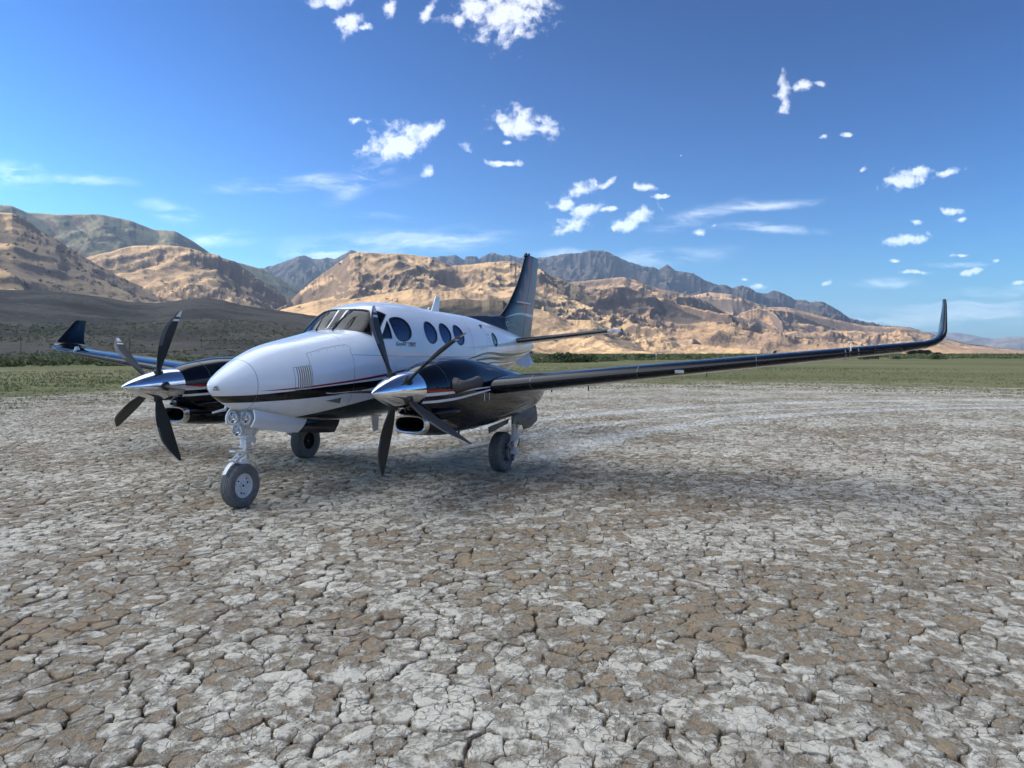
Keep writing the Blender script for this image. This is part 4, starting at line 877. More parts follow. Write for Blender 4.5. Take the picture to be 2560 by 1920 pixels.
def ntvec(nt):
    g_ = N(nt, 'ShaderNodeNewGeometry'); return g_
def rockmat(name, grass, dark, rock, sc=.01, slope=(.80, .90), bumpd=3., patch=.5, bright=None, rk=.60):
    m = mat(name, grass, .95, spec=.1); nt = m.node_tree; g_ = N(nt, 'ShaderNodeNewGeometry'); pos = g_.outputs['Position']
    s = N(nt, 'ShaderNodeSeparateXYZ'); nt.links.new(g_.outputs['Normal'], s.inputs[0])
    n1 = noise(nt, pos, sc, 8, .62); n2 = noise(nt, pos, sc * 9, 6, .7); n3 = noise(nt, pos, sc * .35, 4, .6)
    c = MIX(nt, SS(nt, n1, .42, .60), grass, dark)
    if bright: c = MIX(nt, M(nt, 'MULTIPLY', SS(nt, n3, .55, .68), .8), c, bright)
    sl_ = M(nt, 'ADD', s.outputs[2], M(nt, 'MULTIPLY', M(nt, 'SUBTRACT', n2, .5), .22)); sl_ = M(nt, 'ADD', sl_, M(nt, 'MULTIPLY', M(nt, 'SUBTRACT', n1, .5), .30))
    c = MIX(nt, SS(nt, sl_, slope[1], slope[0]), c, rock)
    c = MIX(nt, M(nt, 'MULTIPLY', SS(nt, noise(nt, pos, sc * 40, 4, .8), .54, .66), patch), c, tuple(v * .35 for v in dark))
    pr_ = M(nt, 'ADD', noise(nt, pos, sc * 2.2, 7, .68, dist=1.2), M(nt, 'MULTIPLY', M(nt, 'SUBTRACT', .92, s.outputs[2]), 1.1))
    c = MIX(nt, M(nt, 'MULTIPLY', SS(nt, pr_, rk, rk + .09), .8), c, rock)
    c = MIX(nt, M(nt, 'MULTIPLY', SS(nt, noise(nt, pos, sc * 16, 6, .75), .50, .62), .45), c, tuple(v * .62 for v in dark))
    c = MIX(nt, M(nt, 'MULTIPLY', SS(nt, noise(nt, pos, sc * 110, 3, .8), .60, .68), patch * .9), c, tuple(v * .22 for v in dark))
    nt.links.new(c, bsdf(m).inputs['Base Color'])
    b = N(nt, 'ShaderNodeBump'); b.inputs['Strength'].default_value = .9; b.inputs['Distance'].default_value = bumpd
    nt.links.new(M(nt, 'ADD', n2, M(nt, 'MULTIPLY', noise(nt, pos, sc * 30, 5, .7), .5)), b.inputs['Height']); nt.links.new(b.outputs[0], bsdf(m).inputs['Normal'])
    return m
m_tan = rockmat('dry_grass_hill', (.45,.325,.195), (.30,.22,.145), (.12,.095,.078), .006, (.76, .88), 4., .5, (.53,.38,.21))
m_rocky = rockmat('rocky_hill', (.40,.275,.16), (.26,.19,.135), (.105,.085,.074), .0042, (.78, .93), 8., .5, (.42,.30,.16), rk=.50)
m_green = rockmat('green_ridge', (.19,.18,.115), (.12,.12,.08), (.06,.05,.045), .004, (.72, .86), 6., .4)
m_blue = rockmat('mountain_rock', (.10,.092,.088), (.052,.050,.052), (.030,.030,.034), .003, (.74, .92), 14., .3)
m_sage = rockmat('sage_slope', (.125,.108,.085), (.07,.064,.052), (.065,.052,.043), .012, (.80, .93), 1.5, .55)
m_far = rockmat('far_range', (.16,.14,.12), (.09,.085,.08), (.07,.07,.07), .002, (.75, .9), 10., .2)

def layer(name, label, crest, d_c, d_b, d_e, mt, feat, amp, ncol, nrow, seed, rough=.0, skew=0., rockband=None, flat=0.0, crag=1.0, sec=.30):
    """crest: (image column, image row) of the skyline; the ridge stands at distance d_c, its foot at d_b, its back at d_e"""
    cx = np.array([c[0] for c in crest], float); cyy = np.array([c[1] for c in crest], float)
    az0, az1 = PX(cx[0]), PX(cx[-1]); az = np.linspace(az0, az1, ncol); px = 1280 + 1783 * np.tan(az)
    row = np.interp(px, cx, cyy)
    if rough: row = row + rough * (fbm(px / 60, px * 0 + seed, 5, seed) + .5 * fbm(px / 14, px * 0 + 2.2, 3, seed + 3))
    # elevation angle of the skyline (tan, measured along the ground distance)
    pit = R(-PITCH); v = (960 - row) / 1783; u = (px - 1280) / 1783
    zc_ = v * math.cos(pit) - math.sin(pit); fc = math.cos(pit) + v * math.sin(pit); el = zc_ / np.sqrt(fc * fc + u * u)
    dc = d_c if callable(d_c) else (lambda p: np.full_like(p, d_c)); db = d_b if callable(d_b) else (lambda p: np.full_like(p, d_b))
    DC, DB = dc(px), db(px)
    k = int(nrow * .74); s1 = np.linspace(0, 1, k); s2 = np.linspace(0, 1, nrow - k + 1)[1:]
    D = np.concatenate([DB[None] + (DC - DB)[None] * s1[:, None], DC[None] + (d_e - DC)[None] * s2[:, None]])
    s = np.concatenate([s1, 1 + s2])[:, None] + 0 * D
    X_ = D * np.sin(az)[None]; Y_ = D * np.cos(az)[None]
    Hc = np.maximum(el * DC + CAM[2], .5)
    def smo(q, w): w = int(w) | 1; k_ = np.hanning(w + 2)[1:-1]; return np.convolve(np.pad(q, w // 2, mode='edge'), k_ / k_.sum(), 'valid')
    Hs = smo(Hc, ncol / 22)
    base = np.where(s <= 1, np.clip(s, 0, 1) ** (1.30 - flat), np.clip(1 - (s - 1) * 1.15, 0, 1) ** 1.3) * Hs[None]
    env = np.where(s <= 1, np.clip(s / .22, 0, 1) * (1 - .55 * np.clip(s, 0, 1) ** 3), .45 * np.clip(1 - (s - 1), 0, 1))
    rx = X_ + skew * Y_ + feat * .25 * fbm(X_ / feat, Y_ / feat, 3, seed + 40)
    spur = ridged(rx / feat, Y_ / (feat * 2.6) + 3, 3, seed, .42) - .95
    spur = spur + sec * (ridged((X_ - .4 * Y_) / (feat * .31), Y_ / (feat * .6), 4, seed + 5, .5) - 1)
    gul = -np.abs(perlin(rx / (feat * .16), Y_ / (feat * .7), seed + 60)) * .16
    out = np.clip((fbm(X_ / (feat * .8), Y_ / (feat * .8), 3, seed + 70) - .12) * 3.2, 0, 1) * (ridged(X_ / (feat * .10), Y_ / (feat * .12), 4, seed + 71) - .7) * .20
    Z_ = base + env * amp * .66 * (spur + gul + out * crag)
    if rockband:
        for (lo, hi, st) in rockband:
            q = base / Hs[None] + .05 * fbm(X_ / 260, Y_ / 400, 4, seed + 9) + .02 * fbm(X_ / 40, Y_ / 60, 3, seed + 19)
            msk = np.clip(.35 + 1.2 * fbm(X_ / 420, Y_ / 700, 3, seed + 29), 0, 1)
            Z_ = Z_ + st * msk * (1 / (1 + np.exp(-(q - (lo + hi) / 2) * 90)) - np.clip((q - lo + .12) / .35, 0, 1)) * np.where(s <= 1, 1, .3)
    Z_ = np.where(s < .14, Z_ * np.clip(s / .14, 0, 1) ** .8, Z_) - .6
    # keep the skyline where the photograph has it: a smooth correction everywhere, the last jags only at the crest
    m = D > (DB + (DC - DB) * .14)[None]
    def need():
        ang = np.where(m, (Z_ - CAM[2]) / D, -9); mxa = ang.max(0); return np.clip(el / np.maximum(mxa, 1e-3), .4, 2.5)
    f1 = smo(need(), ncol / 18); Z_ = np.where(Z_ > 0, Z_ * f1[None], Z_)
    for it in range(3):
        f2 = need(); w = np.clip((s - .72) / .24, 0, 1); w = w * w * (3 - 2 * w); Z_ = np.where(Z_ > 0, Z_ * (1 + (f2[None] - 1) * w), Z_)
        over = np.where(m, (Z_ - CAM[2]) / D, -9) > el[None] * 1.0; Z_ = np.where(over, el[None] * D + CAM[2], Z_)
    xw, yw = W2(X_, Y_); V = np.stack([xw, yw, Z_], -1).reshape(-1, 3)
    i, j = np.meshgrid(np.arange(nrow - 1), np.arange(ncol - 1), indexing='ij'); a = (i * ncol + j).ravel()
    me = fastmesh(name, V, np.stack([a, a + 1, a + ncol + 1, a + ncol], -1), None, [mt]); o = mobj(name, me)
    tag(o, label, None, None, 'structure'); return o, (X_, Y_, Z_)
HAZE = 4.8e-5
LAY = {}
def L_(key, *a, **k): LAY[key] = layer(*a, **k)
L_('far', 'mountain_range', 'pale blue range on the far right horizon', [(2150,842),(2260,832),(2325,829),(2360,831),(2395,832),(2450,843),(2480,846),(2520,842),(2560,843),(2700,838),(2900,850)], 15000, 9500, 19000, m_far, 1700, 150, 300, 60, 11, rough=1.2)
L_('blue', 'mountain_peaks', 'dark blue-grey rocky mountain crest with jagged peaks', [(560,700),(620,682),(660,670),(700,657),(736,646),(764,640),(781,645),(807,649),(819,644),(836,649),(860,636),(880,623),(896,631),(930,640),(1000,650),(1083,643),(1114,640),(1136,637),(1150,643),(1162,651),(1165,640),(1193,640),(1197,648),(1207,642),(1231,632),(1258,637),(1275,638),(1293,644),(1354,645),(1378,640),(1400,636),(1442,633),(1471,625),(1500,625),(1517,629),(1540,641),(1569,655),(1610,664),(1645,674),(1655,667),(1665,660),(1675,667),(1685,677),(1731,684),(1760,699),(1795,714),(1812,712),(1824,719),(1853,713),(1870,716),(1888,729),(1917,732),(1934,728),(1957,733),(1986,748),(2021,754),(2055,754),(2090,774),(2119,793),(2171,807),(2206,814),(2275,818),(2322,832),(2356,846),(2414,858),(2495,869),(2560,878)], 6500, 3600, 8500, m_blue, 620, 230, 900, 150, 21, rough=3.2, skew=.6, crag=3.0, rockband=[(.45,.6,120),(.72,.85,150)])
L_('mid2', 'hill', 'tan hills below the right end of the rocky crest', [(1500,740),(1700,745),(1772,731),(1824,735),(1870,752),(1917,768),(1963,768),(2021,782),(2090,800),(2171,815),(2264,818),(2320,834),(2365,850),(2420,862),(2500,871),(2560,877),(2640,880)], 4600, 2500, 5800, m_rocky, 950, 120, 620, 120, 31, rough=1.2, skew=1.5, crag=1.4, sec=.18)
L_('tanr', 'hill', 'sunlit tan hill with dark cliffs right of the tail fin', [(1250,740),(1330,722),(1390,705),(1425,706),(1450,703),(1494,699),(1530,694),(1558,693),(1587,701),(1627,716),(1685,730),(1720,737),(1760,752),(1801,776),(1859,802),(1910,822),(1990,842),(2080,856),(2200,872)], 3300, 1700, 4400, m_rocky, 800, 130, 620, 150, 41, rough=1.3, skew=1.3, crag=1.5, sec=.18, rockband=[(.70,.80,35)])
L_('green', 'hill', 'green-grey back ridge at upper left', [(-120,495),(0,512),(41,515),(79,532),(158,537),(237,536),(269,538),(332,551),(392,574),(443,578),(484,600),(532,634),(601,657),(658,672),(700,695),(780,740)], 3900, 2300, 4800, m_green, 700, 100, 420, 110, 51, rough=.8, skew=.9)
L_('cliff', 'hill', 'tan hill crowned by a dark cliff band left of centre', [(200,650),(260,635),(285,629),(320,619),(354,614),(418,613),(450,616),(480,620),(520,632),(551,637),(560,646),(590,652),(612,668),(640,690),(672,712),(700,730),(740,760)], 2700, 1500, 3400, m_tan, 420, 62, 460, 130, 61, rough=1.6, skew=.6, rockband=[(.80,.9,80)])
L_('left', 'hill', 'broad sunlit grassy hill at far left', [(-120,500),(0,531),(41,534),(63,543),(90,560),(111,578),(150,600),(200,632),(250,662),(300,690),(350,712),(420,738),(520,765),(640,790)], 2300, 1150, 3000, m_tan, 520, 60, 520, 140, 71, rough=.7, skew=.8, rockband=[(.8,.9,20)])
L_('mid', 'hill', 'rounded sunlit hill with rocky knob behind the cockpit', [(640,790),(690,775),(719,761),(753,727),(788,700),(832,669),(850,655),(863,648),(877,636),(901,630),(925,631),(949,633),(997,634),(1035,637),(1083,645),(1107,655),(1131,664),(1172,662),(1224,655),(1258,652),(1293,657),(1320,664),(1348,672),(1378,689),(1412,701),(1462,726),(1507,747),(1552,765),(1600,780),(1640,800),(1700,830),(1800,862)], 2500, 1450, 3300, m_tan, 420, 72, 760, 170, 81, rough=1.3, skew=.7, crag=1.3, rockband=[(.40,.52,45),(.74,.84,40)])
L_('low', 'hill', 'low smooth golden ridge below the tail fin', [(600,800),(680,782),(726,768),(795,751),(880,748),(940,738),(997,730),(1035,721),(1087,727),(1155,727),(1224,737),(1269,751),(1335,772),(1371,780),(1416,799),(1484,801),(1507,814),(1529,823),(1620,843),(1700,856),(1800,868),(1900,874)], 1750, 1150, 2400, m_tan, 300, 26, 620, 110, 91, rough=.8, skew=.5)
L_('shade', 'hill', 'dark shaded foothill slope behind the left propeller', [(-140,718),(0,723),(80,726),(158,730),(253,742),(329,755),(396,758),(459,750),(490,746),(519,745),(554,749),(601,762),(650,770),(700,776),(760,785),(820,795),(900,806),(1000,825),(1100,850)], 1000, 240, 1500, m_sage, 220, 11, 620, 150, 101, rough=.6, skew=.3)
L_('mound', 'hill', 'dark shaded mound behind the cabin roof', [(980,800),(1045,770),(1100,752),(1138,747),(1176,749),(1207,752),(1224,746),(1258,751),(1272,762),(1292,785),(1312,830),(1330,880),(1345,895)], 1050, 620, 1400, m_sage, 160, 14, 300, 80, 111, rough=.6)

LIN = lambda p0, d0, p1, d1: (lambda p: np.interp(p, [p0, p1], [d0, d1]))
L_('spur1', 'hill', 'dark-faced rocky spur descending to the right of the tailplane', [(1380,810),(1425,770),(1470,740),(1500,724),(1530,717),(1560,718),(1600,728),(1640,745),(1690,780),(1760,820),(1830,845),(1900,860),(1980,872),(2040,884)], LIN(1400,2250,1980,3050), LIN(1400,1650,1980,2300), 3400, m_rocky, 300, 75, 420, 130, 121, rough=1.3, skew=.2, crag=1.4, sec=.16, rockband=[(.78,.88,25)])
L_('spur2', 'hill', 'dark-faced spur above the middle of the wing', [(1600,800),(1650,762),(1690,742),(1720,741),(1784,767),(1844,803),(1885,828),(1930,848),(2000,866),(2060,882)], LIN(1600,2700,2060,3350), LIN(1600,2250,2060,2650), 3700, m_rocky, 300, 70, 340, 110, 131, rough=1.1, skew=.2, crag=1.2, sec=.16)
L_('spur3', 'hill', 'long low spur running down toward the wingtip', [(1800,820),(1850,782),(1890,771),(1965,778),(2046,808),(2117,830),(2187,851),(2260,866),(2330,880)], LIN(1800,3300,2330,4200), LIN(1800,2700,2330,3200), 4500, m_rocky, 380, 80, 340, 110, 141, rough=1.1, skew=.2, crag=1.2, sec=.16)
# ---- lake bed, grass flat and valley floor: one sheet out to the horizon
R_PL = 38.0
def grass_line(azm):                                               # distance of the grass edge for a bearing (image column)
    px = 1280 + 1783 * np.tan(np.clip(azm, -1.2, 1.2)); return np.interp(px, [-2000,0,231,800,1504,1967,2560,4500], [27,30.5,33.5,37,40,42.5,40,38])
m_gnd = mat('lake_bed', (.4,.35,.28), .95, spec=.1)
def playa_nodes(nt, pos, far):
    """pale crust over brown mud; returns colour and height"""
    big = noise(nt, pos, .35, 5, .6); md = noise(nt, pos, 3.2, 6, .68); fi = noise(nt, pos, 11, 6, .7)
    pale = M(nt, 'ADD', M(nt, 'ADD', M(nt, 'MULTIPLY', big, .55), M(nt, 'MULTIPLY', md, .58)), M(nt, 'MULTIPLY', fi, .98))
    if not far:
        gi = N(nt, 'ShaderNodeNewGeometry'); oi = N(nt, 'ShaderNodeObjectInfo'); pale = M(nt, 'ADD', pale, M(nt, 'MULTIPLY', M(nt, 'SUBTRACT', M(nt, 'FRACT', M(nt, 'ADD', gi.outputs['Random Per Island'], oi.outputs['Random'])), .5), .16))
    f = SS(nt, pale, .88, 1.13)
    c = MIX(nt, f, (.375,.262,.155), (.76,.67,.53)); c = MIX(nt, M(nt, 'MULTIPLY', SS(nt, noise(nt, pos, .9, 4, .6), .50, .7), .45), c, (.30,.215,.14))
    c = MIX(nt, M(nt, 'MULTIPLY', SS(nt, noise(nt, pos, 60, 4, .7), .35, .75), .35), c, (.42,.35,.26))
    # wheel tracks: paler dust where the tyres turned in
    s = N(nt, 'ShaderNodeSeparateXYZ'); nt.links.new(pos, s.inputs[0]); tr = None
    for cx, cy, r, w in ((4, -23.4, 21.45, .34), (4, -23.4, 25.3, .34), (3.4, -23.6, 23.6, .12)):
        d = M(nt, 'SQRT', M(nt, 'ADD', M(nt, 'POWER', M(nt, 'SUBTRACT', s.outputs[0], cx), 2), M(nt, 'POWER', M(nt, 'SUBTRACT', s.outputs[1], cy), 2)))
        v = SS(nt, M(nt, 'ABSOLUTE', M(nt, 'SUBTRACT', M(nt, 'ADD', d, M(nt, 'MULTIPLY', M(nt, 'SUBTRACT', big, .5), .5)), r)), w * 1.9, w * .5); tr = v if tr is None else M(nt, 'MAXIMUM', tr, v)
    tr = M(nt, 'MULTIPLY', tr, M(nt, 'MULTIPLY', SS(nt, s.outputs[0], 3.6, 5.2), SS(nt, md, .28, .55)))
    c = MIX(nt, M(nt, 'MULTIPLY', tr, .75), c, (.92,.86,.76))
    return c, f, md, fi, tr, s
nt = m_gnd.node_tree; g_ = N(nt, 'ShaderNodeNewGeometry'); pos = g_.outputs['Position']
c, f, md, fi, tr, s = playa_nodes(nt, pos, True)
ud = VM(nt, 'DISTANCE', pos, (float(CAM[0]), float(CAM[1]), 0))
st = N(nt, 'ShaderNodeMapping'); st.inputs['Rotation'].default_value = (0, 0, R(-YAW)); st.inputs['Scale'].default_value = (1, .35, 1); nt.links.new(pos, st.inputs['Vector'])
vo = N(nt, 'ShaderNodeTexVoronoi', feature='DISTANCE_TO_EDGE'); vo.inputs['Scale'].default_value = 4.5; nt.links.new(pos, vo.inputs['Vector'])
crack = SS(nt, vo.outputs['Distance'], .09, .0); c = MIX(nt, M(nt, 'MULTIPLY', crack, M(nt, 'MULTIPLY', SS(nt, ud, 36, 40), .8)), c, (.05,.035,.02))
GE = N(nt, 'ShaderNodeAttribute', attribute_name='grass'); ge = GE.outputs['Fac']
gn = noise(nt, pos, 1.7, 6, .75); gm = noise(nt, st.outputs[0], .035, 5, .6)
gl2 = noise(nt, st.outputs[0], .32, 5, .65); gcov = M(nt, 'ADD', M(nt, 'ADD', ge, M(nt, 'MULTIPLY', M(nt, 'SUBTRACT', gl2, .5), 1.5)), M(nt, 'MULTIPLY', M(nt, 'SUBTRACT', gn, .5), 1.5))
green = MIX(nt, SS(nt, gm, .4, .62), (.19,.19,.078), (.265,.235,.11)); green = MIX(nt, M(nt, 'MULTIPLY', SS(nt, noise(nt, pos, 3, 5, .8), .46, .7), .3), green, (.075,.095,.048))
c = MIX(nt, SS(nt, gcov, .35, .75), c, green)
VF = N(nt, 'ShaderNodeAttribute', attribute_name='valley'); c = MIX(nt, SS(nt, VF.outputs['Fac'], .3, .7), c, MIX(nt, noise(nt, st.outputs[0], .01, 6, .7), (.30,.25,.15), (.22,.20,.12)))
nt.links.new(c, bsdf(m_gnd).inputs['Base Color'])
b = N(nt, 'ShaderNodeBump'); b.inputs['Strength'].default_value = .8; b.inputs['Distance'].default_value = .03
nt.links.new(M(nt, 'SUBTRACT', M(nt, 'ADD', fi, M(nt, 'MULTIPLY', gn, 2.0)), M(nt, 'MULTIPLY', crack, 1.2)), b.inputs['Height']); nt.links.new(b.outputs[0], bsdf(m_gnd).inputs['Normal'])
rd_ = np.concatenate([[.0, 1, 2], np.arange(3, R_PL - 1.0, 1.5), [R_PL - .6, R_PL - .3, R_PL - .05], np.arange(R_PL + 1, 60, 1), np.geomspace(61, 26000, 90)])
aa = np.linspace(-math.pi, math.pi, 361)[:-1]; aa = np.unique(np.concatenate([aa, np.linspace(-.75, .75, 300)])); na = len(aa)
D, A = np.meshgrid(rd_, aa, indexing='ij'); zz_ = np.where(D < R_PL - .4, -.05, np.where(D < R_PL - .1, -.03, .0)) + np.where(D > 45, .25 * fbm(D * np.sin(A) / 40, D * np.cos(A) / 40, 3, 3) * np.clip((D - 45) / 100, 0, 1), 0)
zz_ -= np.maximum(D - 3000, 0) ** 2 / 2 / 6.4e6 * .5
xw, yw = W2(D * np.sin(A), D * np.cos(A))
idx = np.arange(len(rd_) * na).reshape(len(rd_), na); i0 = idx[:-1]; i1 = idx[1:]
Fq = np.stack([i0, np.roll(i0, -1, 1), np.roll(i1, -1, 1), i1], -1).reshape(-1, 4)
me = fastmesh('ground', np.stack([xw, yw, zz_], -1).reshape(-1, 3), Fq, None, [m_gnd])
gl_ = grass_line(A); at = me.attributes.new('grass', 'FLOAT', 'POINT'); gv = np.clip((D - gl_ + 3) / 17.0, 0, 1) ** .8 * np.clip((1500 - D) / 300, 0, 1); at.data.foreach_set('value', gv.ravel().astype(np.float32))
at = me.attributes.new('valley', 'FLOAT', 'POINT'); vv = np.clip((D - 950) / 300, 0, 1); at.data.foreach_set('value', vv.ravel().astype(np.float32))
ground = mobj('ground', me); tag(ground, 'cracked dry lakebed running out to green grass flats', None, None, 'structure')

# ---- the mud plates: every cell of a two-level crack network is a low pillow of its own
m_plate = mat('cracked_mud', (.4,.35,.28), .9, spec=.15)
nt = m_plate.node_tree; g_ = N(nt, 'ShaderNodeNewGeometry'); pos = g_.outputs['Position']
c, f, md, fi, tr, s = playa_nodes(nt, pos, False)
wp = N(nt, 'ShaderNodeVectorMath', operation='MULTIPLY_ADD'); nt.links.new(noise(nt, pos, 9, 3, .6, 'Color'), wp.inputs[0]); wp.inputs[1].default_value = (.09,.09,0); nt.links.new(pos, wp.inputs[2])
fl = N(nt, 'ShaderNodeVectorMath', operation='MULTIPLY'); nt.links.new(wp.outputs[0], fl.inputs[0]); fl.inputs[1].default_value = (1, 1, 0)
v1 = N(nt, 'ShaderNodeTexVoronoi', feature='DISTANCE_TO_EDGE'); v1.inputs['Scale'].default_value = 14; nt.links.new(fl.outputs[0], v1.inputs['Vector'])
ud = VM(nt, 'DISTANCE', pos, (float(CAM[0]), float(CAM[1]), 0)); near = SS(nt, ud, 16, 6)
hair = M(nt, 'MULTIPLY', SS(nt, v1.outputs['Distance'], .034, .004), M(nt, 'MULTIPLY', M(nt, 'MULTIPLY', f, SS(nt, noise(nt, pos, 4, 3, .5), .42, .56)), M(nt, 'ADD', M(nt, 'MULTIPLY', near, .75), .25)))
c = MIX(nt, M(nt, 'MULTIPLY', hair, .62), c, (.10,.08,.055))
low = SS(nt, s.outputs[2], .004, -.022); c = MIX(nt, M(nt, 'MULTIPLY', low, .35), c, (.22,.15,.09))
nt.links.new(c, bsdf(m_plate).inputs['Base Color'])
v2 = N(nt, 'ShaderNodeTexVoronoi', feature='F1'); v2.inputs['Scale'].default_value = 13; nt.links.new(fl.outputs[0], v2.inputs['Vector'])
hgt = M(nt, 'ADD', M(nt, 'MULTIPLY', M(nt, 'SUBTRACT', f, hair), .55), M(nt, 'ADD', M(nt, 'MULTIPLY', fi, .9), M(nt, 'MULTIPLY', M(nt, 'MULTIPLY', v2.outputs['Distance'], f), .7)))
hgt = M(nt, 'ADD', hgt, M(nt, 'MULTIPLY', noise(nt, pos, 45, 5, .7), .4))
b = N(nt, 'ShaderNodeBump'); b.inputs['Strength'].default_value = .9; b.inputs['Distance'].default_value = .030; nt.links.new(hgt, b.inputs['Height']); nt.links.new(b.outputs[0], bsdf(m_plate).inputs['Normal'])
SP = .145
def warp(P):
    x, y = P[..., 0], P[..., 1]; k = 1.0
    dx = .060 * fbm(x * 2.1, y * 2.1, 3, 201) + .022 * fbm(x * 15, y * 15, 3, 203); dy = .060 * fbm(x * 2.1 + 40, y * 2.1, 3, 205) + .022 * fbm(x * 15 + 40, y * 15, 3, 207)
    return dx, dy
gx = np.arange(-int(30 / SP), int(30 / SP)); gy = np.arange(0, int(41 / SP)); GX, GY = np.meshgrid(gx, gy, indexing='ij')
JX = rs.uniform(-.42, .42, GX.shape); JY = rs.uniform(-.42, .42, GX.shape)
SXr, SYr = (GX + JX) * SP, (GY + JY + .5) * SP
# blocks: the wide cracks run between cells that belong to different blocks
drop = rs.uniform(0, 1, GX.shape) < .13
bs = .64; nb_ = 64; bx_ = np.arange(-50, 50); by_ = np.arange(-2, 66); BX, BY = np.meshgrid(bx_, by_, indexing='ij')
bX = (BX + rs.uniform(-.45, .45, BX.shape)) * bs; bY = (BY + rs.uniform(-.45, .45, BX.shape)) * bs
ci = np.floor(SXr / bs).astype(int) + 50; cj = np.floor(SYr / bs).astype(int) + 2
best = np.full(SXr.shape, 1e9); blk = np.zeros(SXr.shape, int); wx = SXr + .12 * fbm(SXr * 1.3, SYr * 1.3, 2, 77); wy = SYr + .12 * fbm(SXr * 1.3 + 9, SYr * 1.3, 2, 78)
for a_ in (-2, -1, 0, 1, 2):
    for b_ in (-2, -1, 0, 1, 2):
        ii = np.clip(ci + a_, 0, BX.shape[0] - 1); jj = np.clip(cj + b_, 0, BX.shape[1] - 1); d2_ = (bX[ii, jj] - wx) ** 2 + (bY[ii, jj] - wy) ** 2; k_ = d2_ < best
        best = np.where(k_, d2_, best); blk = np.where(k_, ii * 1000 + jj, blk)
dist = np.hypot(SXr, SYr); azs = np.arctan2(SXr, SYr)
sel = ~drop & (dist > 2.55) & (dist < R_PL - .1) & (np.abs(azs) < R(39.5) + .6 / np.maximum(dist, 1)) & (GX > gx[0] + 4) & (GX < gx[-1] - 4) & (GY > 3) & (GY < gy[-1] - 4)
I, J = np.nonzero(sel); cx_, cy_ = SXr[I, J], SYr[I, J]; cb = blk[I, J]; dd = dist[I, J]
def cells(k, nang, rings, prof_h, prof_r, seed, tilt=.02, big=None):
    """pillow meshes for cells k -> V (n, rings*nang+1, 3), template faces"""
    th = np.arange(nang) / nang * 2 * np.pi; U_ = np.stack([np.cos(th), np.sin(th)], -1); rad_ = np.full((len(k), nang), 9.); wide = np.zeros((len(k), nang))
    for a_ in range(-3, 4):
        for b_ in range(-3, 4):
            if a_ == 0 and b_ == 0: continue
            ii, jj = I[k] + a_, J[k] + b_; ex, ey = SXr[ii, jj] - cx_[k], SYr[ii, jj] - cy_[k]; L = np.hypot(ex, ey); L = np.where(drop[ii, jj], 9., L); other = blk[ii, jj] != cb[k]
            wv = .5 + .5 * np.clip(1 + fbm((cx_[k] + ex / 2) * 1.1, (cy_[k] + ey / 2) * 1.1, 2, 301), 0, 1.6)
            ev = ((ii * 7 + jj * 13 + I[k] * 7 + J[k] * 13) * 2654435761 % 1000) / 1000.; gap = np.where(other, .0045 * (.2 + 1.2 * wv), .0003 + .0016 * wv * ev ** 2); h = np.maximum(L / 2 - gap, .004)
            ca = (ex[:, None] * U_[None, :, 0] + ey[:, None] * U_[None, :, 1]) / L[:, None]; r_ = np.where(ca > .05, h[:, None] / np.maximum(ca, .05), 9.); wide = np.where(r_ < rad_, np.where(other, 1., .04 + .28 * ev ** 2)[:, None], wide); rad_ = np.minimum(rad_, r_)
    rad_ = np.minimum(rad_, .34); wide = (wide + (np.roll(wide, 1, 1) + np.roll(wide, -1, 1)) / 2) / 2
    r1 = (np.roll(rad_, 1, 1) + np.roll(rad_, -1, 1)) / 2; rad_ = np.minimum(rad_, rad_ * .75 + r1 * .25)
    V = np.zeros((len(k), rings * nang + 1, 3))
    for q in range(rings):
        P = np.stack([cx_[k][:, None] + U_[None, :, 0] * rad_ * prof_r[q], cy_[k][:, None] + U_[None, :, 1] * rad_ * prof_r[q]], -1)
        V[:, q * nang:(q + 1) * nang, :2] = P; V[:, q * nang:(q + 1) * nang, 2] = np.where(prof_h[q] < .0035, .0035 + (prof_h[q] - .0035) * wide * (1 if q else 1), prof_h[q]) - (.012 if q == 0 else 0)
    V[:, -1, 0] = cx_[k]; V[:, -1, 1] = cy_[k]; V[:, -1, 2] = prof_h[-1]
    dx, dy = warp(V); V[..., 0] += dx; V[..., 1] += dy
    hh = rs.uniform(-.003, .004, len(k))[:, None]; t1, t2 = rs.normal(0, tilt, len(k))[:, None], rs.normal(0, tilt, len(k))[:, None]
    top = np.ones(V.shape[:2], bool); top[:, :nang] = False
    V[..., 2] += top * (hh + t1 * (V[..., 0] - cx_[k][:, None]) + t2 * (V[..., 1] - cy_[k][:, None]) + .0045 * fbm(V[..., 0] * 9, V[..., 1] * 9, 3, 401) + .012 * fbm(V[..., 0] * 1.2, V[..., 1] * 1.2, 2, 405))
    Fq = []
    for q in range(rings - 1):
        for j in range(nang): Fq.append((q * nang + j, q * nang + (j + 1) % nang, (q + 1) * nang + (j + 1) % nang, (q + 1) * nang + j))
    Ft = [((rings - 1) * nang + j, (rings - 1) * nang + (j + 1) % nang, rings * nang) for j in range(nang)]
    xw, yw = W2(V[..., 0], V[..., 1]); V[..., 0], V[..., 1] = xw, yw
    return V, np.array(Fq)[:, ::-1], np.array(Ft)[:, ::-1]
def joined(name, k, *a, lab=None, **kw):
    V, Fq, Ft = cells(k, *a, **kw); n, m = V.shape[:2]; off = (np.arange(n) * m)[:, None, None]
    o = mobj(name, fastmesh(name, V.reshape(-1, 3), (Fq[None] + off).reshape(-1, 4), (Ft[None] + off).reshape(-1, 3), [m_plate]), ground); o['kind'] = 'stuff'; return o
order = np.argsort(dd); vis = order[(dd[order] > 3.1) & (np.abs(np.arctan2(cx_[order], cy_[order])) < R(36.2))][:300]; isn = np.zeros(len(dd), bool); isn[vis] = True
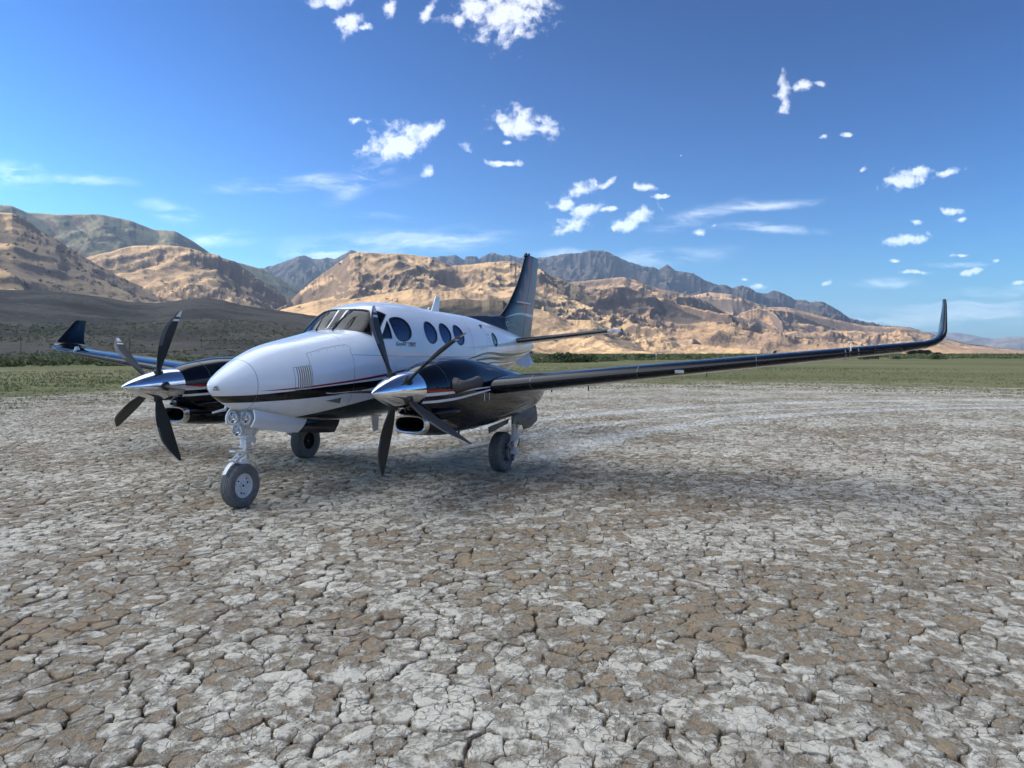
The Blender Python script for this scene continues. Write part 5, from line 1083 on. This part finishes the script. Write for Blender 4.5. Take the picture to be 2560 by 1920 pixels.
PH = [-.042, -.016, -.003, .0025, .0045, .0052, .0055]; PR = [1.0, .99, .965, .92, .80, .48]
V, Fq, Ft = cells(vis, 26, 6, PH, PR, 1)
for q in range(len(vis)): mobj('mud_plate', fastmesh('mud_plate', V[q], Fq, Ft, [m_plate]), ground)
joined('small_mud_plates', np.nonzero((dd < 9) & ~isn)[0], 24, 5, [-.042,-.014,.0,.004,.005,.0055], [1.0,.985,.95,.86,.5], 2)
joined('small_mud_plates', np.nonzero((dd >= 9) & (dd < 17))[0], 14, 3, [-.040,-.004,.0045,.0055], [1.0,.965,.80], 3)
joined('small_mud_plates', np.nonzero(dd >= 17)[0], 10, 2, [-.035,.001,.005], [1.0,.9], 4, tilt=.03)
print('plates', len(dd))

# ---- grass tufts along the margin, and the bushes beyond
def tri_cloud(name, P, size, nper, mt, up=.5, flat=.6, seed=1, kind='stuff', label=None):
    """many leaf-sized triangles scattered in ellipsoids centred on P (n,3) with radii size (n,2: wide, high)"""
    r_ = np.random.RandomState(seed); n = len(P); d = r_.normal(size=(n, nper, 3)); d /= np.linalg.norm(d, axis=-1, keepdims=True); d *= r_.uniform(.55, 1.05, (n, nper, 1)); d[..., 2] = np.abs(d[..., 2]) * 1.0
    lob = 1 + .28 * np.sin(3 * np.arctan2(d[..., 1], d[..., 0]) + r_.uniform(0, 6, (n, 1))) ; c_ = P[:, None] + d * np.stack([size[:, 0:1] * lob, size[:, 0:1] * lob, size[:, 1:2] * (.9 + 0 * lob)], -1)
    e = r_.normal(size=(n, nper, 3, 3)) * (size[:, 0] * flat)[:, None, None, None] * .42; V = (c_[:, :, None] + e).reshape(-1, 3); V[:, 2] = np.maximum(V[:, 2], -.05)
    return fastmesh(name, V, None, np.arange(len(V)).reshape(-1, 3), [mt], smooth=False)
def leafmat(name, a, b, sc=.4):
    m = mat(name, a, .9, spec=.1); nt = m.node_tree; g_ = N(nt, 'ShaderNodeNewGeometry'); c = MIX(nt, SS(nt, noise(nt, g_.outputs['Position'], sc, 5, .7), .35, .65), a, b)
    nt.links.new(MIX(nt, M(nt, 'MULTIPLY', g_.outputs['Random Per Island'], .28), c, tuple(v * .45 for v in a)), bsdf(m).inputs['Base Color']); return m
m_grass = leafmat('grass_blades', (.17,.185,.07), (.28,.255,.12), .8); m_bush = leafmat('brush_leaves', (.16,.185,.075), (.23,.235,.11), .05)
m_dbush = leafmat('dark_brush_leaves', (.085,.11,.05), (.12,.14,.065), .3); m_jun = leafmat('juniper_foliage', (.030,.036,.018), (.045,.048,.026), .1)
n = 52000; az = rs.uniform(-.70, .70, n); gd = grass_line(az); q = rs.uniform(0, 1, n); dg_ = gd - 3.2 + 60 * q ** 2.0; keep = rs.uniform(0, 1, n) < np.clip((dg_ - gd + 3.2) / 5, .12, 1) * np.clip(.55 + 1.3 * fbm(dg_ * np.sin(az) / 3, dg_ * np.cos(az) / 1.3, 3, 500), 0, 1)
az, dg_ = az[keep], dg_[keep]; xw, yw = W2(dg_ * np.sin(az), dg_ * np.cos(az)); nn_ = len(xw); hgt_ = rs.uniform(.03, .085, nn_) * (1 + 1.2 * (dg_ > gd[keep] + 12)); nb2 = 7
ba = rs.uniform(0, 6.28, (nn_, nb2)); sp_ = rs.uniform(.02, .10, (nn_, nb2)); bx0 = xw[:, None] + np.cos(ba) * sp_ * .6; by0 = yw[:, None] + np.sin(ba) * sp_ * .6
tip = np.stack([bx0 + np.cos(ba) * sp_ * .6, by0 + np.sin(ba) * sp_ * .6, hgt_[:, None] * rs.uniform(.5, 1.1, (nn_, nb2))], -1)
e0 = np.stack([bx0 - np.sin(ba) * .012, by0 + np.cos(ba) * .012, 0 * bx0 - .02], -1); e1 = np.stack([bx0 + np.sin(ba) * .012, by0 - np.cos(ba) * .012, 0 * bx0 - .02], -1)
V = np.stack([e0, e1, tip], 2).reshape(-1, 3); tag(mobj('grass', fastmesh('grass', V, None, np.arange(len(V)).reshape(-1, 3), [m_grass], smooth=False)), 'short sparse green grass along the edge of the dry lakebed', 'grass', None, 'stuff')
# brush belt
n = 26000; az = rs.uniform(-.72, .72, n); px = 1280 + 1783 * np.tan(az); d0 = np.interp(px, [0,463,1000,1447,1967,2560], [118,120,125,150,230,300]); dd_ = d0 + (np.interp(px, [0, 900, 1500, 2560], [520, 600, 900, 1000]) - d0) * rs.uniform(0, 1, n) ** 1.7
keep = (fbm(dd_ * np.sin(az) / 22, dd_ * np.cos(az) / 40, 4, 600) > -.12) | (dd_ > 420); az, dd_ = az[keep], dd_[keep]; X0, Y0 = dd_ * np.sin(az), dd_ * np.cos(az)
def terrain_z(x, y):                                               # height of the shaded foothill under a point
    d, a = np.hypot(x, y), np.arctan2(x, y); p = 1280 + 1783 * np.tan(a); z = np.zeros_like(d)
    for key in ('shade', 'mound'):
        _, (Xg, Yg, Zg) = LAY[key]; azg = np.arctan2(Xg[0], Yg[0]); Dg = np.hypot(Xg[:, 0], Yg[:, 0]); 
        fi_ = np.interp(a, azg, np.arange(len(azg))); fj = np.interp(d, Dg, np.arange(len(Dg))); inside = (a > azg[0]) & (a < azg[-1]) & (d > Dg[0]) & (d < Dg[-1])
        z = np.maximum(z, np.where(inside, Zg[np.round(fj).astype(int), np.round(fi_).astype(int)], 0))
    return z
Z0 = terrain_z(X0, Y0); xw, yw = W2(X0, Y0); sz = rs.uniform(.28, .8, len(xw)) * (1 + dd_ / 700)
tag(mobj('sagebrush', tri_cloud('sagebrush', np.stack([xw, yw, Z0], -1), np.stack([sz * .9, sz * .9], -1), 20, m_bush, seed=5)), 'dense belt of green sagebrush across the valley floor', 'sagebrush', None, 'stuff')
def single(name, px, d, w, h, label, cat, group, mt, nper=420, seed=1, trunk=True):
    a = PX(px); xw, yw = W2(d * math.sin(a), d * math.cos(a)); z = float(terrain_z(np.array([d * math.sin(a)]), np.array([d * math.cos(a)]))[0])
    me = tri_cloud(name, np.array([[0, 0, .12 * h]]), np.array([[w / 2, h * .86]]), nper, mt, flat=.3, seed=seed); o = mobj(name, me); o.location = (xw, yw, z); tag(o, label, cat, group); return o
singles = [(1400,150,5.5,1.9),(1424,152,6,1.9),(1452,150,5,1.6),(1375,170,3,1.6),(1480,175,3.2,1.7),(1603,185,3.4,1.9),(1630,190,2.6,1.6),(1720,210,2.5,1.4),(1560,200,2.5,1.4),(2100,235,4.5,1.7),(2180,250,4.2,1.6),(2340,235,3.8,1.7),(2160,230,2.6,1.2),(2240,240,2.4,1.1),(1668,215,2.2,1.5),(1515,165,2.4,1.3),
 (70,125,3.2,1.5),(30,120,3,1.4),(118,124,3.4,1.4),(160,130,2.6,1.3),(215,128,2.8,1.5),(262,132,2.4,1.2),(330,130,2.2,1.2),(5,118,2.5,1.4),(430,140,2.5,1.3)]
LB = ['long dark green bush, left of a touching pair, on the grass beyond the tail', 'long dark green bush, middle of the clump beyond the tail', 'long dark green bush, right end of the clump beyond the tail']
for q, (px, d, w, h) in enumerate(singles):
    lab = LB[q] if q < 3 else ('green shrub standing out on the flat beyond the left wing of the airplane' if px > 1300 else 'rounded sagebrush at the front edge of the brush belt on the left')
    single('shrub', px, d, w, h, lab, 'shrub', None if q < 3 else ('shrubs on the grass flat on the right' if px > 1300 else 'shrubs at the front of the brush belt on the left'), m_dbush if px > 1300 else m_bush, 300, 700 + q)
# trees far out on the flat
def tree(px, d, w, h, label, group=None, seed=1, cat='tree'):
    a = PX(px); xw, yw = W2(d * math.sin(a), d * math.cos(a)); e = bpy.data.objects.new('tree', None); link(e); e.location = (xw, yw, 0); tag(e, label, cat, group)
    t = MB(); t.tube([(0, 0, -.2), (.05 * w, 0, h * .3), (0, .03 * w, h * .7)], [w * .05, w * .035, w * .012], 8)
    for k in range(5): an = k * 1.3; t.tube([(0, 0, h * (.22 + .08 * k)), (math.cos(an) * w * .3, math.sin(an) * w * .3, h * (.45 + .09 * k))], [w * .022, w * .008], 6)
    t.build('trunk', m_trunk, e)
    r_ = np.random.RandomState(seed); k = 16; P = np.stack([r_.normal(0, w * .2, k), r_.normal(0, w * .2, k), h * r_.uniform(.28, .72, k)], -1); sz = np.stack([r_.uniform(.16, .26, k) * w, r_.uniform(.16, .26, k) * h], -1)
    mobj('crown', tri_cloud('crown', P, sz, 90, m_jun, flat=.35, seed=seed), e)
m_trunk = mat('bark', (.09,.065,.045), .9)
for px, d, w, h, lab in ((2284, 600, 8.5, 4.6, 'dark round tree, left one of the cluster under the wingtip'), (2300, 605, 8.0, 4.9, 'dark round tree, tallest and middle one of the cluster under the wingtip'), (2318, 600, 8.5, 4.4, 'dark spreading tree, right one of the cluster under the wingtip'), (2272, 610, 5, 3.6, 'small dark tree at the left edge of the cluster under the wingtip'), (2342, 640, 6, 2.6, 'small low tree just right of the cluster under the wingtip'), (1937, 600, 3.8, 4.4, 'lone small round tree above the middle of the wing')):
    tree(px, d, w, h, lab, seed=int(px))
# junipers dotted over the sunlit hills: one object each
jm = [tri_cloud('juniper', np.array([[0, 0, 0.]]), np.array([[4.0, 6.2]]), 36, m_jun, flat=.55, seed=900 + k) for k in range(4)]
rj = np.random.RandomState(31); cnt = 0
HN = {'left': 'broad hill at far left', 'cliff': 'hill under the dark cliff band', 'mid': 'rounded hill behind the cockpit', 'low': 'low golden ridge below the tail fin', 'tanr': 'hill right of the tail fin'}
for key, num in (('left', 105), ('cliff', 60), ('mid', 50), ('low', 18), ('tanr', 30)):
    ob, (Xg, Yg, Zg) = LAY[key]; nr, nc = Xg.shape; c_ = 0; tries = 0
    while c_ < num and tries < 9000:
        tries += 1; i, j = rj.randint(int(nr * .08), int(nr * .73)), rj.randint(2, nc - 2)
        if fbm(np.array([i / 14.]), np.array([j / 45.]), 2, 950)[0] < -.25: continue
        x_, y_ = Xg[i, j], Yg[i, j]; el = (Zg[i, j] - 1.9) / math.hypot(x_, y_); p = 1280 + 1783 * math.tan(math.atan2(x_, y_))
        if p < -10 or p > 2570 or Zg[i, j] < 12 or abs(Zg[i + 1, j] - Zg[i - 1, j]) / max(1, math.hypot(Xg[i + 1, j] - Xg[i - 1, j], Yg[i + 1, j] - Yg[i - 1, j])) > .9: continue
        nearer = {'left': ['shade'], 'cliff': ['left', 'shade'], 'mid': ['low', 'shade', 'mound'], 'low': ['mound'], 'tanr': ['mid', 'low', 'mound', 'spur1', 'spur2']}[key]; hid = False
        for kk in nearer:
            _, (Xk, Yk, Zk) = LAY[kk]; ak = np.arctan2(Xk[0], Yk[0]); a = math.atan2(x_, y_)
            if ak[0] < a < ak[-1]:
                col = int(np.interp(a, ak, np.arange(len(ak)))); 
                if ((Zk[:, col] - 1.9) / np.hypot(Xk[:, col], Yk[:, col])).max() > el: hid = True
        if hid: continue
        o = bpy.data.objects.new('juniper', jm[rj.randint(4)]); link(o); xw, yw = W2(x_, y_); o.location = (xw, yw, Zg[i, j] - .4); s_ = rj.uniform(.6, 1.5); o.scale = (s_, s_, s_ * rj.uniform(.8, 1.1)); o.rotation_euler = (0, 0, rj.uniform(0, 6))
        tag(o, 'tiny dark juniper dotted on the ' + HN[key], 'juniper', 'junipers on the ' + HN[key]); c_ += 1; cnt += 1
# utility poles on the shaded slope, a white post on the flat
m_pole = mat('weathered_pole', (.06,.05,.04), .9)
def pole(px, d, h, label):
    a = PX(px); x, y = d * math.sin(a), d * math.cos(a); z = float(terrain_z(np.array([x]), np.array([y]))[0]); xw, yw = W2(x, y)
    e = bpy.data.objects.new('utility_pole', None); link(e); e.location = (xw, yw, z - .3); tag(e, label, 'utility pole')
    b = MB(); b.tube([(0, 0, 0), (0, 0, h)], [.11, .08], 8); b.build('post', m_pole, e); b = MB(); b.box((0, 0, h - .8), (.14, 2.0, .14)); b.build('crossarm', m_pole, e)
pole(54, 330, 7.6, 'thin utility pole left of the far winglet'); pole(325, 330, 6.8, 'thin utility pole between the left propeller blades'); pole(505, 380, 7, 'thin utility pole beside the far nacelle')
a = PX(1640); xw, yw = W2(170 * math.sin(a), 170 * math.cos(a)); b = MB(); b.tube([(0, 0, -.1), (0, 0, 1.5)], .06, 8); b.box((0, 0, 1.6), (.3, .3, .35)); b.box((0, .02, 1.1), (.18, .1, .3)); o = b.build('marker_post', m_white, None); o.location = (xw, yw, 0); tag(o, 'small white marker post in the brush above the wing', 'post')

for q, (px, d) in enumerate([(1345, 128), (1358, 131), (1404, 134), (1427, 136), (1494, 140), (1560, 146), (1690, 160), (1790, 175)]):
    a = PX(px); xw, yw = W2(d * math.sin(a), d * math.cos(a)); b = MB(); b.tube([(0, 0, -.2), (0, 0, 1.15)], .045, 6); o = b.build('fence_post', m_pole, None); o.location = (xw, yw, 0)
    tag(o, 'thin fence post standing in the grass beyond the airplane tail', 'fence post', 'fence posts beyond the tail')
# ---- country behind and beside the photographer (seen in the paint), and an unseen cloud added to shade the lake bed
aa = np.linspace(R(48), R(312), 500); nr = 26; s = np.linspace(0, 1, nr)
Hh = 190 + 130 * fbm(aa * 5, aa * 0 + 3.3, 5, 700) + 60 * ridged(aa * 16, aa * 0 + 1.7, 4, 710); Hh *= np.clip((aa - R(48)) / R(10), 0, 1) * np.clip((R(312) - aa) / R(10), 0, 1); Hh = np.maximum(Hh, 2)
Dm = 3000 + 1800 * s[:, None] + 0 * aa[None]; Zm = Hh[None] * np.sin(np.pi * np.clip(s, 0, 1) ** .8)[:, None] * (1 + .25 * fbm(aa[None] * 30 + 0 * Dm, Dm / 300, 4, 720)) - 1
xw, yw = W2(Dm * np.sin(aa)[None], Dm * np.cos(aa)[None]); i, j = np.meshgrid(np.arange(nr - 1), np.arange(len(aa) - 1), indexing='ij'); a = (i * len(aa) + j).ravel(); k = len(aa)
tag(mobj('mountain_range', fastmesh('mountain_range', np.stack([xw, yw, Zm], -1).reshape(-1, 3), np.stack([a, a + 1, a + k + 1, a + k], -1), None, [m_tan])), 'low brown mountains around the rest of the valley', None, None, 'structure')
m_cloud = mat('cloud_white', (.9,.9,.9), 1.0, spec=0); ct_ = m_cloud.node_tree; tl = N(ct_, 'ShaderNodeBsdfTranslucent'); tl.inputs[0].default_value = (.8,.8,.8,1); mc = N(ct_, 'ShaderNodeMixShader'); mc.inputs[0].default_value = .6
ct_.links.new(bsdf(m_cloud).outputs[0], mc.inputs[1]); ct_.links.new(tl.outputs[0], mc.inputs[2]); ct_.links.new(mc.outputs[0], ct_.nodes['Material Output'].inputs[0])
CH = 1900.; off = CH / math.tan(R(SUN_EL)); th = np.linspace(0, np.pi, 40); ph = np.linspace(0, 2 * np.pi, 140, endpoint=False); TH, PHI = np.meshgrid(th, ph, indexing='ij')
ux, uy, uz = np.sin(TH) * np.cos(PHI), np.sin(TH) * np.sin(PHI), np.cos(TH); rr_ = 1 + .05 * fbm(ux * 2.2 + uz, uy * 2.2, 5, 800) + .03 * fbm(ux * 9 + uz * 3, uy * 9, 4, 810)
lx, ly = ux * rr_ * 1500 - 150, uy * rr_ * 1050 - 90; bm_ = uz * rr_ * np.where(uz > 0, 320, 60)
xw, yw = W2(lx, ly); i0 = np.arange(40 * 140).reshape(40, 140); Fq = np.stack([i0[:-1], np.roll(i0[:-1], -1, 1), np.roll(i0[1:], -1, 1), i0[1:]], -1).reshape(-1, 4)
tag(mobj('cloud', fastmesh('cloud', np.stack([xw + math.cos(R(SUN_AZ)) * off, yw + math.sin(R(SUN_AZ)) * off, CH + bm_], -1).reshape(-1, 3), Fq, None, [m_cloud])), 'broad flat cloud added outside the frame to shade the lakebed', 'cloud', None, 'structure')
# ---- the air
if HAZE:
    b = MB(); b.box((CAM[0], CAM[1], 700), (54000, 54000, 1460)); hz = b.build('haze', [], None) if False else None
    me = bpy.data.meshes.new('haze'); me.from_pydata(b.v, [], b.f); bm = bmesh.new(); bm.from_mesh(me); bmesh.ops.recalc_face_normals(bm, faces=bm.faces); bm.to_mesh(me); bm.free()
    m = bpy.data.materials.new('air'); m.use_nodes = True; nt = m.node_tree; nt.nodes.clear(); o_ = N(nt, 'ShaderNodeOutputMaterial'); v = N(nt, 'ShaderNodeVolumePrincipled')
    v.inputs['Color'].default_value = (.42, .64, 1.0, 1); v.inputs['Density'].default_value = HAZE; v.inputs['Anisotropy'].default_value = .25; nt.links.new(v.outputs[0], o_.inputs['Volume']); me.materials.append(m)
    tag(mobj('haze', me), 'thin blue haze over the valley', 'haze', None, 'stuff')

# ---- small repeated pieces that were drawn together become parts of their own; hair-fine ones stay joined
SPLIT = ('static_wick', 'latch', 'hinge_fairing', 'boot_seam', 'trim_strip', 'beacon', 'louvre')
for o in [o for o in bpy.data.objects if o.type == 'MESH']:
    nm = o.name.split('.')[0]
    if nm in ('panel_line', 'cowl_joint', 'wheel_bolts', 'spinner_screws', 'aileron_gap', 'lettering'): o['kind'] = 'stuff'
    if nm not in SPLIT or nm == 'louvre': continue
    bm = bmesh.new(); bm.from_mesh(o.data); bm.verts.ensure_lookup_table(); seen = set(); groups = []
    for v in bm.verts:
        if v.index in seen: continue
        st_, g_2 = [v], set()
        while st_:
            w = st_.pop()
            if w.index in g_2: continue
            g_2.add(w.index); st_ += [e.other_vert(w) for e in w.link_edges if e.other_vert(w).index not in g_2]
        seen |= g_2; groups.append(g_2)
    for g_2 in groups[1:]:
        b2 = bm.copy(); b2.verts.ensure_lookup_table(); bmesh.ops.delete(b2, geom=[v for v in b2.verts if v.index not in g_2], context='VERTS')
        m2 = o.data.copy(); b2.to_mesh(m2); b2.free(); c_o = bpy.data.objects.new(nm, m2); c_o.matrix_local = o.matrix_local; link(c_o, o.parent)
    keep_ = groups[0]; bmesh.ops.delete(bm, geom=[v for v in bm.verts if v.index not in keep_], context='VERTS'); bm.to_mesh(o.data); bm.free()
